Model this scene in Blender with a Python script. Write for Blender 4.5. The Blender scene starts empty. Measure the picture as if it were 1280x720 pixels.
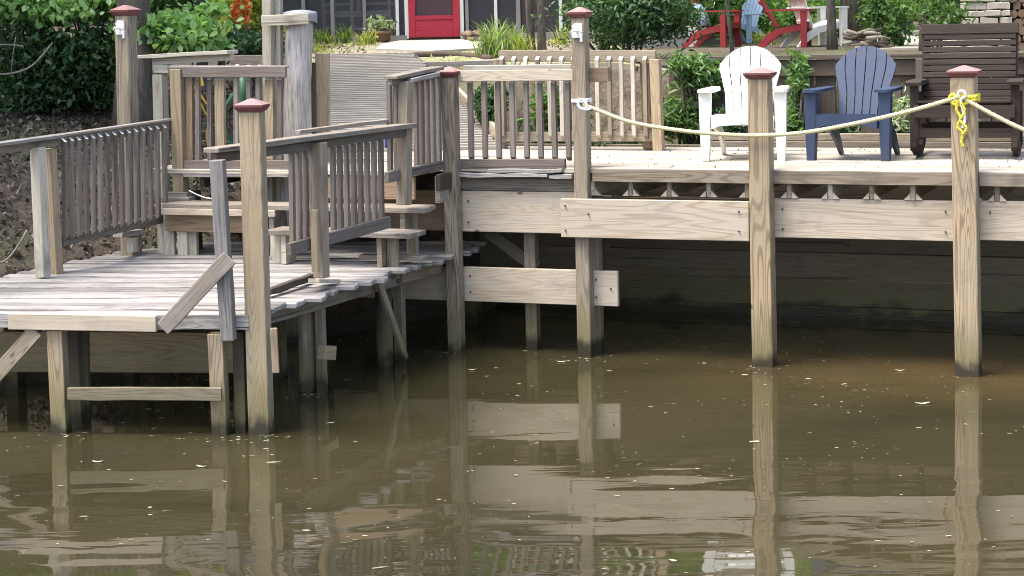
import bpy, math, random
import numpy as np
from mathutils import Vector, Matrix, noise as mnoise

scene = bpy.context.scene
COL = scene.collection
R = math.radians

# ------------------------------------------------------------------ camera
F_PX, HC = 2475.0, 2.76
PITCH, ROLL = R(4.0), -0.022
cam_d = bpy.data.cameras.new('camera')
cam = bpy.data.objects.new('camera', cam_d); COL.objects.link(cam)
_f = Vector((0, math.cos(PITCH), -math.sin(PITCH)))
_r0 = Vector((1, 0, 0)); _u0 = _r0.cross(_f)
CR = _r0 * math.cos(ROLL) + _u0 * math.sin(ROLL)
CU = -_r0 * math.sin(ROLL) + _u0 * math.cos(ROLL)
CF = _f
CAMP = Vector((0, 0, HC))
SHIFT_Y = -(355 - F_PX * math.tan(PITCH)) / 1280.0
cam.matrix_world = Matrix(((CR.x, CU.x, -CF.x, CAMP.x), (CR.y, CU.y, -CF.y, CAMP.y),
                           (CR.z, CU.z, -CF.z, CAMP.z), (0, 0, 0, 1)))
cam_d.sensor_width = 36.0
cam_d.lens = F_PX / 1280.0 * 36.0
cam_d.shift_y = SHIFT_Y
cam_d.clip_start = 0.1
cam_d.clip_end = 1000
scene.camera = cam

# ------------------------------------------------------------------ light
SUN_DIR = Vector((-0.34, -0.16, 0.93)).normalized()      # towards the sun
w = bpy.data.worlds.new('World'); scene.world = w; w.use_nodes = True
nt = w.node_tree
bg = nt.nodes['Background']
sky = nt.nodes.new('ShaderNodeTexSky'); sky.sky_type = 'NISHITA'; sky.sun_disc = False
sky.sun_elevation = math.asin(SUN_DIR.z)
sky.sun_rotation = math.atan2(SUN_DIR.x, SUN_DIR.y)
sky.air_density = 1.0; sky.dust_density = 4.0; sky.ozone_density = 0.6
nt.links.new(sky.outputs[0], bg.inputs[0]); bg.inputs[1].default_value = 0.15
sd = bpy.data.lights.new('sun', 'SUN'); sd.energy = 2.0; sd.angle = R(32); sd.color = (1.0, 0.96, 0.9)
sun = bpy.data.objects.new('sun', sd); COL.objects.link(sun)
sun.location = (-20, -10, 40)
sun.rotation_euler = (-SUN_DIR).to_track_quat('-Z', 'Y').to_euler()

vs = scene.view_settings
vs.view_transform = 'Standard'; vs.look = 'None'; vs.gamma = 1.0; vs.use_curve_mapping = False
vs.exposure = 1.8
scene.cycles.use_denoising = True
scene.cycles.filter_width = 1.0
scene.cycles.max_bounces = 8
scene.cycles.diffuse_bounces = 4
scene.cycles.transparent_max_bounces = 12
scene.cycles.sample_clamp_indirect = 6.0

# ------------------------------------------------------------------ placing helpers
def ray(x, y):
    return CF + CR * ((x - 640) / F_PX) + CU * ((360 - y) / F_PX + SHIFT_Y * 1280 / F_PX)
def atY(x, y, Y):
    d = ray(x, y); return CAMP + d * (Y / d.y)
def atZ(x, y, z):
    d = ray(x, y); return CAMP + d * ((z - HC) / d.z)
def onp(x, y, plane):
    (ax, ay), (bx, by) = plane
    n = Vector((by - ay, -(bx - ax), 0)); n.normalize()
    d = ray(x, y); return CAMP + d * ((n.dot(Vector((ax, ay, HC)) - CAMP)) / n.dot(d))
A = R(20.96)
UD = Vector((math.cos(A), -math.sin(A), 0)); VD = Vector((math.sin(A), math.cos(A), 0)); ZD = Vector((0, 0, 1))
O0 = Vector((0, 15.54, 0))
def dk(u, v, z=0): return O0 + UD * u + VD * v + ZD * z
def DK(v):
    p = dk(-5, v); q = dk(5, v); return ((p.x, p.y), (q.x, q.y))
def uv_of(p):
    q = Vector((p[0], p[1], 0)) - O0; return q.dot(UD), q.dot(VD)
LR = ((-3.43, 15.0), (-2.82, 16.2))       # left platform railing
RR = ((-1.96, 12.85), (-0.79, 15.08))     # right platform railing
PF = ((-3.35, 12.96), (-1.74, 12.73))     # platform front
PR = ((-1.62, 13.31), (-0.62, 15.62))     # platform right edge
SR = ((-0.86, 15.08), (-0.5, 15.72))      # railing beside the stair

# ------------------------------------------------------------------ object helpers
def tag(o, label=None, cat=None, group=None, kind=None):
    if label: o['label'] = label
    if cat: o['category'] = cat
    if group: o['group'] = group
    if kind: o['kind'] = kind
    return o
def thing(name, loc, label, cat, group=None, rz=0.0):
    o = bpy.data.objects.new(name, None); COL.objects.link(o)
    o.location = loc; o.rotation_euler = (0, 0, rz); o.empty_display_size = 0.1
    return tag(o, label, cat, group)
def link(name, mesh, parent=None, matrix=None, kind=None):
    o = bpy.data.objects.new(name, mesh); COL.objects.link(o)
    if parent is not None:
        o.parent = parent
    if matrix is not None: o.matrix_basis = matrix
    if kind: o['kind'] = kind
    return o
def wpos(o):
    """world translation of an unrotated chain of parents"""
    v = Vector((0, 0, 0))
    while o is not None:
        v += o.location; o = o.parent
    return v
def mesh_from(name, verts, faces, mat, smooth=False):
    m = bpy.data.meshes.new(name)
    m.from_pydata([tuple(v) for v in verts], [], faces)
    if mat: m.materials.append(mat)
    if smooth: m.polygons.foreach_set('use_smooth', [True] * len(m.polygons))
    m.update(); return m

_cache = {}
def boxmesh(L, W, T, mat, c=0.004, n=1, wob=0.0, seed=0):
    key = (round(L, 3), round(W, 4), round(T, 4), mat.name, round(c, 4), n, round(wob, 4), seed)
    if key in _cache: return _cache[key]
    rnd = random.Random(seed * 7 + 3)
    V, Fc = [], []
    if c <= 0:
        for x in (-L / 2, L / 2):
            V += [(x, -W / 2, -T / 2), (x, W / 2, -T / 2), (x, W / 2, T / 2), (x, -W / 2, T / 2)]
        Fc = [(0, 3, 2, 1), (4, 5, 6, 7)] + [(k, (k + 1) % 4, 4 + (k + 1) % 4, 4 + k) for k in range(4)]
    else:
        st = [(-L / 2, c)] + [(-L / 2 + c + (L - 2 * c) * k / n, 0.0) for k in range(n + 1)] + [(L / 2, c)]
        for i, (x, ins) in enumerate(st):
            w2, t2 = W / 2 - ins, T / 2 - ins
            oy = oz = sw = st_ = 0.0
            if wob:
                oy, oz = rnd.uniform(-wob, wob), rnd.uniform(-wob, wob) * .6
                sw, st_ = rnd.uniform(-wob, wob * .3), rnd.uniform(-wob, wob * .3) * .6
            w2 += sw; t2 += st_
            cc = c * 0.9
            for (py, pz) in ((-w2 + cc, -t2), (w2 - cc, -t2), (w2, -t2 + cc), (w2, t2 - cc),
                             (w2 - cc, t2), (-w2 + cc, t2), (-w2, t2 - cc), (-w2, -t2 + cc)):
                V.append((x, py + oy, pz + oz))
        m = len(st)
        for i in range(m - 1):
            for k in range(8):
                Fc.append((i * 8 + k, i * 8 + (k + 1) % 8, (i + 1) * 8 + (k + 1) % 8, (i + 1) * 8 + k))
        Fc.append(tuple(range(7, -1, -1))); Fc.append(tuple((m - 1) * 8 + k for k in range(8)))
    me = mesh_from('board', V, Fc, mat); _cache[key] = me
    return me
def balmesh(L, W, T, mat):
    """square baluster whose ends are cut at a slant, the front edge shorter"""
    key = ('bal', round(L, 3), W, T, mat.name)
    if key not in _cache:
        V = []
        for sx in (-1, 1):
            V += [(sx * L / 2, -W / 2, -T / 2), (sx * L / 2, W / 2, -T / 2), (sx * (L / 2 - T * .8), W / 2, T / 2), (sx * (L / 2 - T * .8), -W / 2, T / 2)]
        m_ = _cache[key] = mesh_from('baluster', V, [(0, 3, 2, 1), (4, 5, 6, 7)] + [(k, (k + 1) % 4, 4 + (k + 1) % 4, 4 + k) for k in range(4)], mat)
        m_.materials.append(M_CUT); m_.polygons[1].material_index = 1
    return _cache[key]
def frame(a, b, up):
    x = (b - a).normalized(); up = Vector(up)
    y = up.cross(x)
    if y.length < 1e-4: y = Vector((0, 1, 0)).cross(x)
    y.normalize(); z = x.cross(y)
    M = Matrix(((x.x, y.x, z.x, 0), (x.y, y.y, z.y, 0), (x.z, y.z, z.z, 0), (0, 0, 0, 1)))
    return M
def board(name, a, b, w_, t_, mat, parent, up=ZD, c=0.004, n=1, wob=0.0, seed=0, local=False):
    """timber from a to b; w_ is measured across, t_ along 'up'"""
    a = Vector(a); b = Vector(b)
    me = balmesh(round((b - a).length, 2), w_, t_, mat) if name == 'baluster' else boxmesh(round((b - a).length, 3), w_, t_, mat, c, n, wob, seed)
    M = frame(a, b, up)
    mid = (a + b) / 2
    if parent is not None and not local: mid = mid - wpos(parent)
    M.translation = mid
    return link(name, me, parent, M)
def upright(name, base, top, w_, d_, mat, parent, nrm, **k):
    """post whose face of depth d_ looks along nrm"""
    return board(name, base, top, w_, d_, mat, parent, up=nrm, **k)
NF = -VD                                     # dock front normal
def pn(plane):
    (ax, ay), (bx, by) = plane
    n = Vector((by - ay, -(bx - ax), 0)); return n.normalized()

def tubegeo(path, radii, sides=8, cap=True):
    V, Fc = [], []
    P = [Vector(p) for p in path]; n = len(P)
    if not hasattr(radii, '__len__'): radii = [radii] * n
    prev = None
    for i, p in enumerate(P):
        t = (P[min(i + 1, n - 1)] - P[max(i - 1, 0)])
        t = t.normalized() if t.length > 1e-9 else Vector((0, 0, 1))
        if prev is None:
            s = t.orthogonal().normalized()
        else:
            s = prev - t * prev.dot(t)
            s = s.normalized() if s.length > 1e-6 else t.orthogonal().normalized()
        prev = s; q = t.cross(s)
        for k in range(sides):
            an = 2 * math.pi * k / sides
            V.append(p + (s * math.cos(an) + q * math.sin(an)) * radii[i])
    for i in range(n - 1):
        for k in range(sides):
            Fc.append((i * sides + k, i * sides + (k + 1) % sides, (i + 1) * sides + (k + 1) % sides, (i + 1) * sides + k))
    if cap:
        Fc.append(tuple(range(sides - 1, -1, -1))); Fc.append(tuple((n - 1) * sides + k for k in range(sides)))
    return V, Fc
def join(*geos):
    V, Fc = [], []
    for v, f in geos:
        o = len(V); V += list(v); Fc += [tuple(i + o for i in q) for q in f]
    return V, Fc
def tube(name, path, radii, mat, parent, sides=8, smooth=True, world=True, **k):
    V, Fc = tubegeo(path, radii, sides)
    if parent is not None and world:
        o = wpos(parent); V = [v - o for v in V]
    return link(name, mesh_from(name, V, Fc, mat, smooth), parent, **k)
def lathe(name, prof, mat, parent, sides=20, loc=(0, 0, 0), smooth=True):
    V, Fc = [], []
    for (r, z) in prof:
        for k in range(sides):
            an = 2 * math.pi * k / sides; V.append((r * math.cos(an) + loc[0], r * math.sin(an) + loc[1], z + loc[2]))
    for i in range(len(prof) - 1):
        for k in range(sides):
            Fc.append((i * sides + k, i * sides + (k + 1) % sides, (i + 1) * sides + (k + 1) % sides, (i + 1) * sides + k))
    Fc.append(tuple(range(sides - 1, -1, -1))); Fc.append(tuple((len(prof) - 1) * sides + k for k in range(sides)))
    return link(name, mesh_from(name, V, Fc, mat, smooth), parent)
def prism(poly, h0, h1, axis='z'):
    """extrude a 2-D outline; axis 'z': (x,y)->z, axis 'y': (x,z)->y, axis 'x': (y,z)->x"""
    n = len(poly); V = []
    for h in (h0, h1):
        for (p, q) in poly:
            V.append({'z': (p, q, h), 'y': (p, h, q), 'x': (h, p, q)}[axis])
    Fc = [tuple(range(n)), tuple(range(2 * n - 1, n - 1, -1))] + [(k, k + n, (k + 1) % n + n, (k + 1) % n) for k in range(n)]
    return V, Fc

# ------------------------------------------------------------------ materials
def new_mat(name):
    m = bpy.data.materials.new(name); m.use_nodes = True
    return m, m.node_tree, m.node_tree.nodes['Principled BSDF']
class NT:
    def __init__(s, t): s.t = t
    def n(s, ty, **k):
        nd = s.t.nodes.new(ty)
        for a, v in k.items(): setattr(nd, a, v)
        return nd
    def l(s, a, b): s.t.links.new(a, b)
    def math(s, op, a, b=None, clamp=False):
        nd = s.n('ShaderNodeMath', operation=op, use_clamp=clamp)
        for i, v in enumerate((a, b)):
            if v is None: continue
            if isinstance(v, (int, float)): nd.inputs[i].default_value = v
            else: s.l(v, nd.inputs[i])
        return nd.outputs[0]
    def mix(s, fac, a, b, mode='MIX'):
        nd = s.n('ShaderNodeMix', data_type='RGBA', blend_type=mode)
        for i, v in ((0, fac), (6, a), (7, b)):
            if isinstance(v, (int, float)): nd.inputs[i].default_value = v
            elif isinstance(v, tuple): nd.inputs[i].default_value = (*v, 1) if len(v) == 3 else v
            else: s.l(v, nd.inputs[i])
        return nd.outputs[2]
    def noise(s, vec, scale, detail=4, rough=.55, dist=0.0):
        nd = s.n('ShaderNodeTexNoise'); nd.inputs['Scale'].default_value = scale
        nd.inputs['Detail'].default_value = detail; nd.inputs['Roughness'].default_value = rough
        nd.inputs['Distortion'].default_value = dist
        if vec is not None: s.l(vec, nd.inputs['Vector'])
        return nd.outputs['Fac']
    def mapr(s, v, a, b, c=0.0, d=1.0, smooth=False):
        nd = s.n('ShaderNodeMapRange'); s.l(v, nd.inputs[0])
        if smooth: nd.interpolation_type = 'SMOOTHSTEP'
        for i, q in enumerate((a, b, c, d)): nd.inputs[1 + i].default_value = q
        return nd.outputs[0]
    def scalev(s, vec, sc):
        nd = s.n('ShaderNodeVectorMath', operation='MULTIPLY'); s.l(vec, nd.inputs[0]); nd.inputs[1].default_value = sc
        return nd.outputs[0]
    def addv(s, a, b):
        nd = s.n('ShaderNodeVectorMath', operation='ADD'); s.l(a, nd.inputs[0]); s.l(b, nd.inputs[1]); return nd.outputs[0]

def wood(name, base, dark, grey, ring=0.35, greyamt=0.5, stain=0.35, knots=0.6, var=0.28, bump=0.5, wet=True, crack=0.5):
    m, t, p = new_mat(name); N = NT(t)
    tc = N.n('ShaderNodeTexCoord').outputs['Object']
    oi = N.n('ShaderNodeObjectInfo').outputs['Random']
    cv = N.n('ShaderNodeCombineXYZ')
    N.l(N.math('MULTIPLY', oi, 173.0), cv.inputs[0]); N.l(N.math('MULTIPLY', oi, 91.0), cv.inputs[1]); N.l(N.math('MULTIPLY', oi, 37.0), cv.inputs[2])
    vec = N.addv(tc, cv.outputs[0])
    # growth rings as contour lines of a stretched noise
    rn = N.noise(N.scalev(vec, (0.35, 5.0, 5.0)), 1.0, 2, .45, .25)
    rings = N.math('SINE', N.math('MULTIPLY', rn, N.mapr(oi, 0, 1, 80, 230)))
    rings = N.mapr(rings, 0.0, 1.0, 0, 1, True)
    fine = N.noise(N.scalev(vec, (3.5, 70.0, 70.0)), 1.0, 5, .68)
    streak = N.noise(N.scalev(vec, (0.8, 16.0, 16.0)), 1.0, 4, .6)
    blotch = N.noise(vec, 2.6, 5, .62)
    o2 = N.math('FRACT', N.math('MULTIPLY', oi, 7.31))
    col = N.mix(N.math('MULTIPLY', rings, N.mapr(o2, 0, 1, ring * .35, ring)), base, dark)
    gf = N.mapr(N.math('ADD', N.math('MULTIPLY', streak, .6), N.math('MULTIPLY', blotch, .4)), .38, .62, 0, 1, True)
    col = N.mix(N.math('MULTIPLY', gf, N.mapr(N.math('FRACT', N.math('MULTIPLY', oi, 13.7)), 0, 1, greyamt * .6, min(1.0, greyamt * 1.5))), col, grey)
    col = N.mix(N.math('MULTIPLY', N.mapr(fine, .48, .75), crack), col, tuple(c * .45 for c in dark))
    col = N.mix(N.math('MULTIPLY', N.mapr(blotch, .55, .75), stain), col, tuple(c * .5 for c in dark))
    chk = N.noise(N.scalev(vec, (0.7, 34.0, 34.0)), 1.0, 1, .4, .15)
    chk = N.math('MULTIPLY', N.mapr(chk, .685, .72, 0, 1, True), crack, clamp=True)
    col = N.mix(chk, col, tuple(c * .22 for c in dark))
    run = N.noise(N.scalev(vec, (1.3, 9.0, 9.0)), 1.0, 5, .7, .3)
    col = N.mix(N.math('MULTIPLY', N.mapr(run, .54, .72, 0, 1, True), stain), col, tuple(c * .7 for c in dark))
    # knots
    vo = N.n('ShaderNodeTexVoronoi'); vo.inputs['Scale'].default_value = 1.0
    N.l(N.scalev(vec, (2.6, 5.0, 5.0)), vo.inputs['Vector'])
    kn = N.mapr(vo.outputs['Distance'], .04, .085, 1, 0, True)
    sel = N.mapr(N.n('ShaderNodeSeparateColor').outputs[0], 0, 1) if False else None
    sc = N.n('ShaderNodeSeparateColor'); N.l(vo.outputs['Color'], sc.inputs[0])
    kn = N.math('MULTIPLY', kn, N.math('GREATER_THAN', sc.outputs[0], 0.62))
    col = N.mix(N.math('MULTIPLY', kn, knots), col, tuple(c * .35 for c in dark))
    # each timber a little lighter or darker
    vv = N.mapr(oi, 0, 1, 1 - var, 1 + var * .6)
    vm = N.n('ShaderNodeVectorMath', operation='SCALE'); N.l(col, vm.inputs[0]); N.l(vv, vm.inputs['Scale'])
    col = vm.outputs[0]
    rough = .82
    if wet:
        pos = N.n('ShaderNodeNewGeometry').outputs['Position']
        sx = N.n('ShaderNodeSeparateXYZ'); N.l(pos, sx.inputs[0])
        zz = N.math('ADD', sx.outputs[2], N.math('MULTIPLY', N.math('SUBTRACT', blotch, .5), .38))
        zz = N.math('ADD', zz, N.math('MULTIPLY', N.math('SUBTRACT', streak, .5), .12))
        algae = N.mapr(zz, .12, .52, .72, 0, True)
        col = N.mix(algae, col, (.13, .115, .05))
        soak = N.mapr(zz, .04, .15, .92, 0, True)
        col = N.mix(soak, col, (.022, .019, .012))
        N.l(N.mapr(zz, .03, .12, .35, rough), p.inputs['Roughness'])
    else:
        p.inputs['Roughness'].default_value = rough
    N.l(col, p.inputs['Base Color'])
    p.inputs['Specular IOR Level'].default_value = .25
    h = N.math('SUBTRACT', N.math('ADD', N.math('MULTIPLY', rings, .25), N.math('MULTIPLY', fine, .6)), N.math('MULTIPLY', chk, 1.2))
    b = N.n('ShaderNodeBump'); b.inputs['Strength'].default_value = bump; b.inputs['Distance'].default_value = .004
    N.l(h, b.inputs['Height']); N.l(b.outputs[0], p.inputs['Normal'])
    return m

W_GREY = wood('weathered_grey_wood', (.235, .20, .16), (.10, .078, .06), (.29, .262, .228), ring=.6, greyamt=.5, stain=.55)
W_BAL = wood('grey_brown_baluster_wood', (.165, .135, .112), (.08, .062, .049), (.205, .18, .158), ring=.4, greyamt=.55, knots=.2, stain=.2)
W_TREAD = wood('silvered_plank_wood', (.30, .278, .256), (.115, .10, .088), (.36, .345, .33), ring=.45, greyamt=.6, stain=.7, var=.42, crack=.9, bump=.8)
W_PALE = wood('pale_new_beam_wood', (.45, .375, .28), (.25, .185, .12), (.41, .37, .315), ring=.55, greyamt=.5, stain=.35, knots=.9, var=.1, crack=.2)
W_TAN = wood('tan_treated_post_wood', (.34, .262, .165), (.145, .096, .054), (.275, .238, .18), ring=.9, greyamt=.45, stain=.5, knots=.85, var=.12, crack=.25)
W_POST = wood('greyed_post_wood', (.255, .207, .148), (.105, .077, .05), (.255, .226, .185), ring=.9, greyamt=.5, stain=.5, var=.15, crack=.3)
W_BROWN = wood('brown_damp_beam_wood', (.25, .175, .115), (.13, .085, .05), (.24, .19, .14), ring=.6, greyamt=.3, stain=.3)
W_DARK = wood('shade_dark_under_deck_wood', (.075, .062, .045), (.04, .032, .024), (.09, .08, .066), ring=.4, greyamt=.4)  # shade below the dock is put into this darker wood colour
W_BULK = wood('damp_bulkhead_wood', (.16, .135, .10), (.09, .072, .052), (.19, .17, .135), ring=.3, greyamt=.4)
W_FENCE = wood('dark_fence_wood', (.095, .076, .058), (.054, .04, .03), (.115, .10, .083), ring=.5, greyamt=.45, wet=False)  # dark brown-grey board colour
W_WALK = wood('boardwalk_wood', (.27, .245, .21), (.17, .15, .125), (.30, .28, .25), ring=.3, greyamt=.6, stain=.45, wet=False, var=.10)
W_DECK = wood('sun_bleached_deck_wood', (.44, .38, .295), (.20, .155, .11), (.46, .43, .375), ring=.4, greyamt=.5, stain=.6, wet=False, var=.32)
W_LOG = wood('old_piling_wood', (.33, .30, .275), (.11, .09, .08), (.44, .42, .41), ring=.3, greyamt=.6, stain=.5, knots=.2, crack=1.0, bump=1.0)
W_BENCH = wood('dark_stained_bench_wood', (.030, .022, .017), (.017, .012, .010), (.050, .039, .032), ring=.3, greyamt=.35, wet=False, knots=.2)
W_OLDW = wood('flaking_white_post_wood', (.43, .39, .31), (.22, .18, .125), (.46, .435, .38), ring=.4, greyamt=.5, stain=.7, wet=False)

def paint(name, col, rough=.5, var=.12, spec=.4, dirt=.25, bump=.15, dirtcol=(.12, .10, .08), scale=7.0):
    m, t, p = new_mat(name); N = NT(t)
    tc = N.n('ShaderNodeTexCoord').outputs['Object']
    a = N.noise(tc, scale, 5, .6); b = N.noise(tc, scale * 6, 3, .6)
    c = N.mix(N.math('MULTIPLY', N.mapr(a, .3, .7), var * 2), col, tuple(x * (1 - var * 2) for x in col))
    c = N.mix(N.math('MULTIPLY', N.mapr(b, .52, .75), dirt), c, dirtcol)
    N.l(c, p.inputs['Base Color']); N.l(N.mapr(a, .3, .7, rough - .1, rough + .12), p.inputs['Roughness'])
    p.inputs['Specular IOR Level'].default_value = spec
    bp = N.n('ShaderNodeBump'); bp.inputs['Strength'].default_value = bump; bp.inputs['Distance'].default_value = .003
    N.l(b, bp.inputs['Height']); N.l(bp.outputs[0], p.inputs['Normal'])
    return m
M_CUT = paint('pale_lit_cut_end', (.55, .52, .48), .9, var=.15, dirt=.3)  # pale end grain, with sky light on the slanted tops put into it
M_CAP = paint('faded_red_cap_paint', (.125, .036, .036), .6, dirt=.35, dirtcol=(.24, .13, .12))
M_CAPTOP = paint('bleached_red_cap_top', (.26, .145, .135), .7, var=.2, dirt=.4, dirtcol=(.38, .27, .25), scale=18)
M_WHITE = paint('white_plastic', (.70, .70, .65), .4, var=.03, dirt=.06, bump=.05)
M_BLUE = paint('slate_blue_plastic', (.022, .036, .074), .45, var=.08, dirt=.12, bump=.08, dirtcol=(.09, .11, .15))
M_RED = paint('red_chair_paint', (.22, .018, .025), .5, dirt=.2, dirtcol=(.32, .1, .1))
M_DOOR = paint('red_door_paint', (.40, .018, .04), .42, dirt=.12, dirtcol=(.5, .1, .12))
M_TRIM = paint('off_white_trim_paint', (.72, .71, .67), .55, dirt=.25, dirtcol=(.25, .22, .18))
M_TRIMG = paint('grey_trim_paint', (.24, .225, .21), .6, dirt=.25)
M_SIDE = paint('porch_inner_wall', (.14, .14, .16), .7)
M_ROOF = paint('grey_roof_felt', (.12, .11, .11), .85, dirt=.4)
M_LEAD = paint('grey_roofing_felt_cap', (.22, .22, .23), .7, dirt=.4, dirtcol=(.4, .4, .4))
M_STONE = paint('pale_field_stone', (.42, .37, .31), .85, var=.2, dirt=.45, dirtcol=(.2, .17, .13), bump=.6)
M_ROCK = paint('brown_field_rock', (.26, .19, .13), .9, var=.25, dirt=.5, dirtcol=(.36, .3, .24), bump=.7)
M_PATH = paint('pale_concrete_path', (.38, .355, .31), .9, var=.15, dirt=.25, dirtcol=(.36, .32, .26), bump=.4, scale=3)
M_IRON = paint('dark_iron', (.03, .032, .032), .6, dirt=.3, dirtcol=(.07, .08, .06))
M_GREENPL = paint('green_hose_rubber', (.03, .10, .055), .45)
M_YELLOW = paint('yellow_plastic', (.62, .42, .05), .45)
M_NAVY = paint('navy_blue_cloth', (.025, .02, .16), .85)
M_CUSH = paint('light_blue_cushion_cloth', (.33, .45, .60), .9)
M_GALV = paint('white_enamel_fitting', (.72, .72, .68), .45, dirt=.3)
M_POT = paint('brown_clay_pot', (.16, .085, .04), .7, dirt=.3)
M_LOGEND = paint('cut_firewood_end', (.20, .13, .08), .9, var=.3, dirt=.4)
M_BARKL = paint('firewood_bark', (.09, .065, .05), .95, var=.2, dirt=.5, bump=.8)
M_ROPE = paint('pale_yellow_rope_fibre', (.55, .49, .27), .75, var=.12, dirt=.3, dirtcol=(.72, .70, .58), scale=25)
M_ROPEY = paint('bright_yellow_rope_fibre', (.62, .52, .04), .65, var=.12, dirt=.3, dirtcol=(.7, .66, .4), scale=25)

def bark(name, c1, c2):
    m, t, p = new_mat(name); N = NT(t)
    tc = N.n('ShaderNodeTexCoord').outputs['Object']
    a = N.noise(N.scalev(tc, (9, 9, 1.6)), 1.6, 6, .65, .4)
    N.l(N.mix(N.mapr(a, .35, .65), c1, c2), p.inputs['Base Color']); p.inputs['Roughness'].default_value = .9
    b = N.n('ShaderNodeBump'); b.inputs['Strength'].default_value = .9; b.inputs['Distance'].default_value = .03
    N.l(a, b.inputs['Height']); N.l(b.outputs[0], p.inputs['Normal']); return m
M_BARK = bark('tree_bark', (.035, .028, .022), (.13, .11, .09))
M_TWIG = bark('pale_twig_bark', (.16, .14, .11), (.30, .27, .22))

def leafmat(name, c1, c2, trans=.45, gloss=.38):
    m, t, p = new_mat(name); N = NT(t)
    at = N.n('ShaderNodeAttribute'); at.attribute_name = 'tint'
    s = N.n('ShaderNodeSeparateColor'); N.l(at.outputs['Color'], s.inputs[0])
    c = N.mix(s.outputs[0], c1, c2)
    N.l(c, p.inputs['Base Color']); p.inputs['Roughness'].default_value = gloss
    p.inputs['Specular IOR Level'].default_value = .4
    tr = N.n('ShaderNodeBsdfTranslucent')
    N.l(N.mix(1.0, c, (1.15, 1.25, .55), 'MULTIPLY'), tr.inputs[0])
    mx = N.n('ShaderNodeMixShader'); mx.inputs[0].default_value = trans
    N.l(p.outputs[0], mx.inputs[1]); N.l(tr.outputs[0], mx.inputs[2])
    N.l(mx.outputs[0], t.nodes['Material Output'].inputs[0]); return m
L_DARK = leafmat('dark_evergreen_leaf', (.018, .05, .022), (.075, .145, .055), .35)
L_MID = leafmat('mid_green_leaf', (.045, .10, .03), (.15, .26, .085))
L_BRIGHT = leafmat('bright_broad_leaf', (.10, .24, .06), (.38, .56, .24))
L_YEL = leafmat('yellow_green_leaf', (.16, .22, .04), (.42, .44, .10))
L_GRASS = leafmat('long_grass_blade', (.09, .17, .035), (.27, .34, .12))
L_ORANGE = leafmat('orange_flower_petal', (.55, .10, .02), (.75, .22, .06), .3)
L_LITTER = leafmat('dry_fallen_leaf', (.04, .029, .02), (.25, .205, .16), .1, .8)
L_DEBRIS = leafmat('floating_flake', (.14, .12, .07), (.42, .39, .30), .1, .6)
L_VARI = leafmat('pale_variegated_leaf', (.20, .28, .14), (.52, .58, .40), .35)

def ground_mat():
    m, t, p = new_mat('leaf_strewn_soil'); N = NT(t)
    pos = N.n('ShaderNodeNewGeometry').outputs['Position']
    a = N.noise(pos, .45, 5, .6); b = N.noise(pos, 7, 6, .65); c = N.noise(pos, 38, 3, .6)
    col = N.mix(N.mapr(b, .35, .68), (.035, .026, .018), (.11, .082, .058))
    col = N.mix(N.math('MULTIPLY', N.mapr(c, .55, .72), .5), col, (.20, .16, .12))
    col = N.mix(N.math('MULTIPLY', N.mapr(a, .48, .62, 0, 1, True), .6), col, (.10, .12, .045))
    sx = N.n('ShaderNodeSeparateXYZ'); N.l(pos, sx.inputs[0])
    col = N.mix(N.mapr(sx.outputs[2], -.1, .25, 1, 0, True), col, (.03, .022, .014))
    N.l(col, p.inputs['Base Color']); p.inputs['Roughness'].default_value = .95
    bp = N.n('ShaderNodeBump'); bp.inputs['Strength'].default_value = .9; bp.inputs['Distance'].default_value = .04
    N.l(N.math('ADD', b, N.math('MULTIPLY', c, .4)), bp.inputs['Height']); N.l(bp.outputs[0], p.inputs['Normal'])
    return m
def yard_mat():
    m, t, p = new_mat('mossy_yard_ground'); N = NT(t)
    pos = N.n('ShaderNodeNewGeometry').outputs['Position']
    a = N.noise(pos, .9, 5, .6); b = N.noise(pos, 11, 6, .65); c = N.noise(pos, 45, 3, .6)
    col = N.mix(N.mapr(b, .35, .68), (.18, .145, .10), (.36, .315, .25))
    col = N.mix(N.mapr(a, .46, .58, 0, .8, True), col, (.17, .195, .065))
    col = N.mix(N.math('MULTIPLY', N.mapr(c, .55, .72), .5), col, (.52, .45, .34))
    N.l(col, p.inputs['Base Color']); p.inputs['Roughness'].default_value = .95
    bp = N.n('ShaderNodeBump'); bp.inputs['Strength'].default_value = .8; bp.inputs['Distance'].default_value = .04
    N.l(b, bp.inputs['Height']); N.l(bp.outputs[0], p.inputs['Normal']); return m
M_GROUND, M_YARD = ground_mat(), yard_mat()

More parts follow.
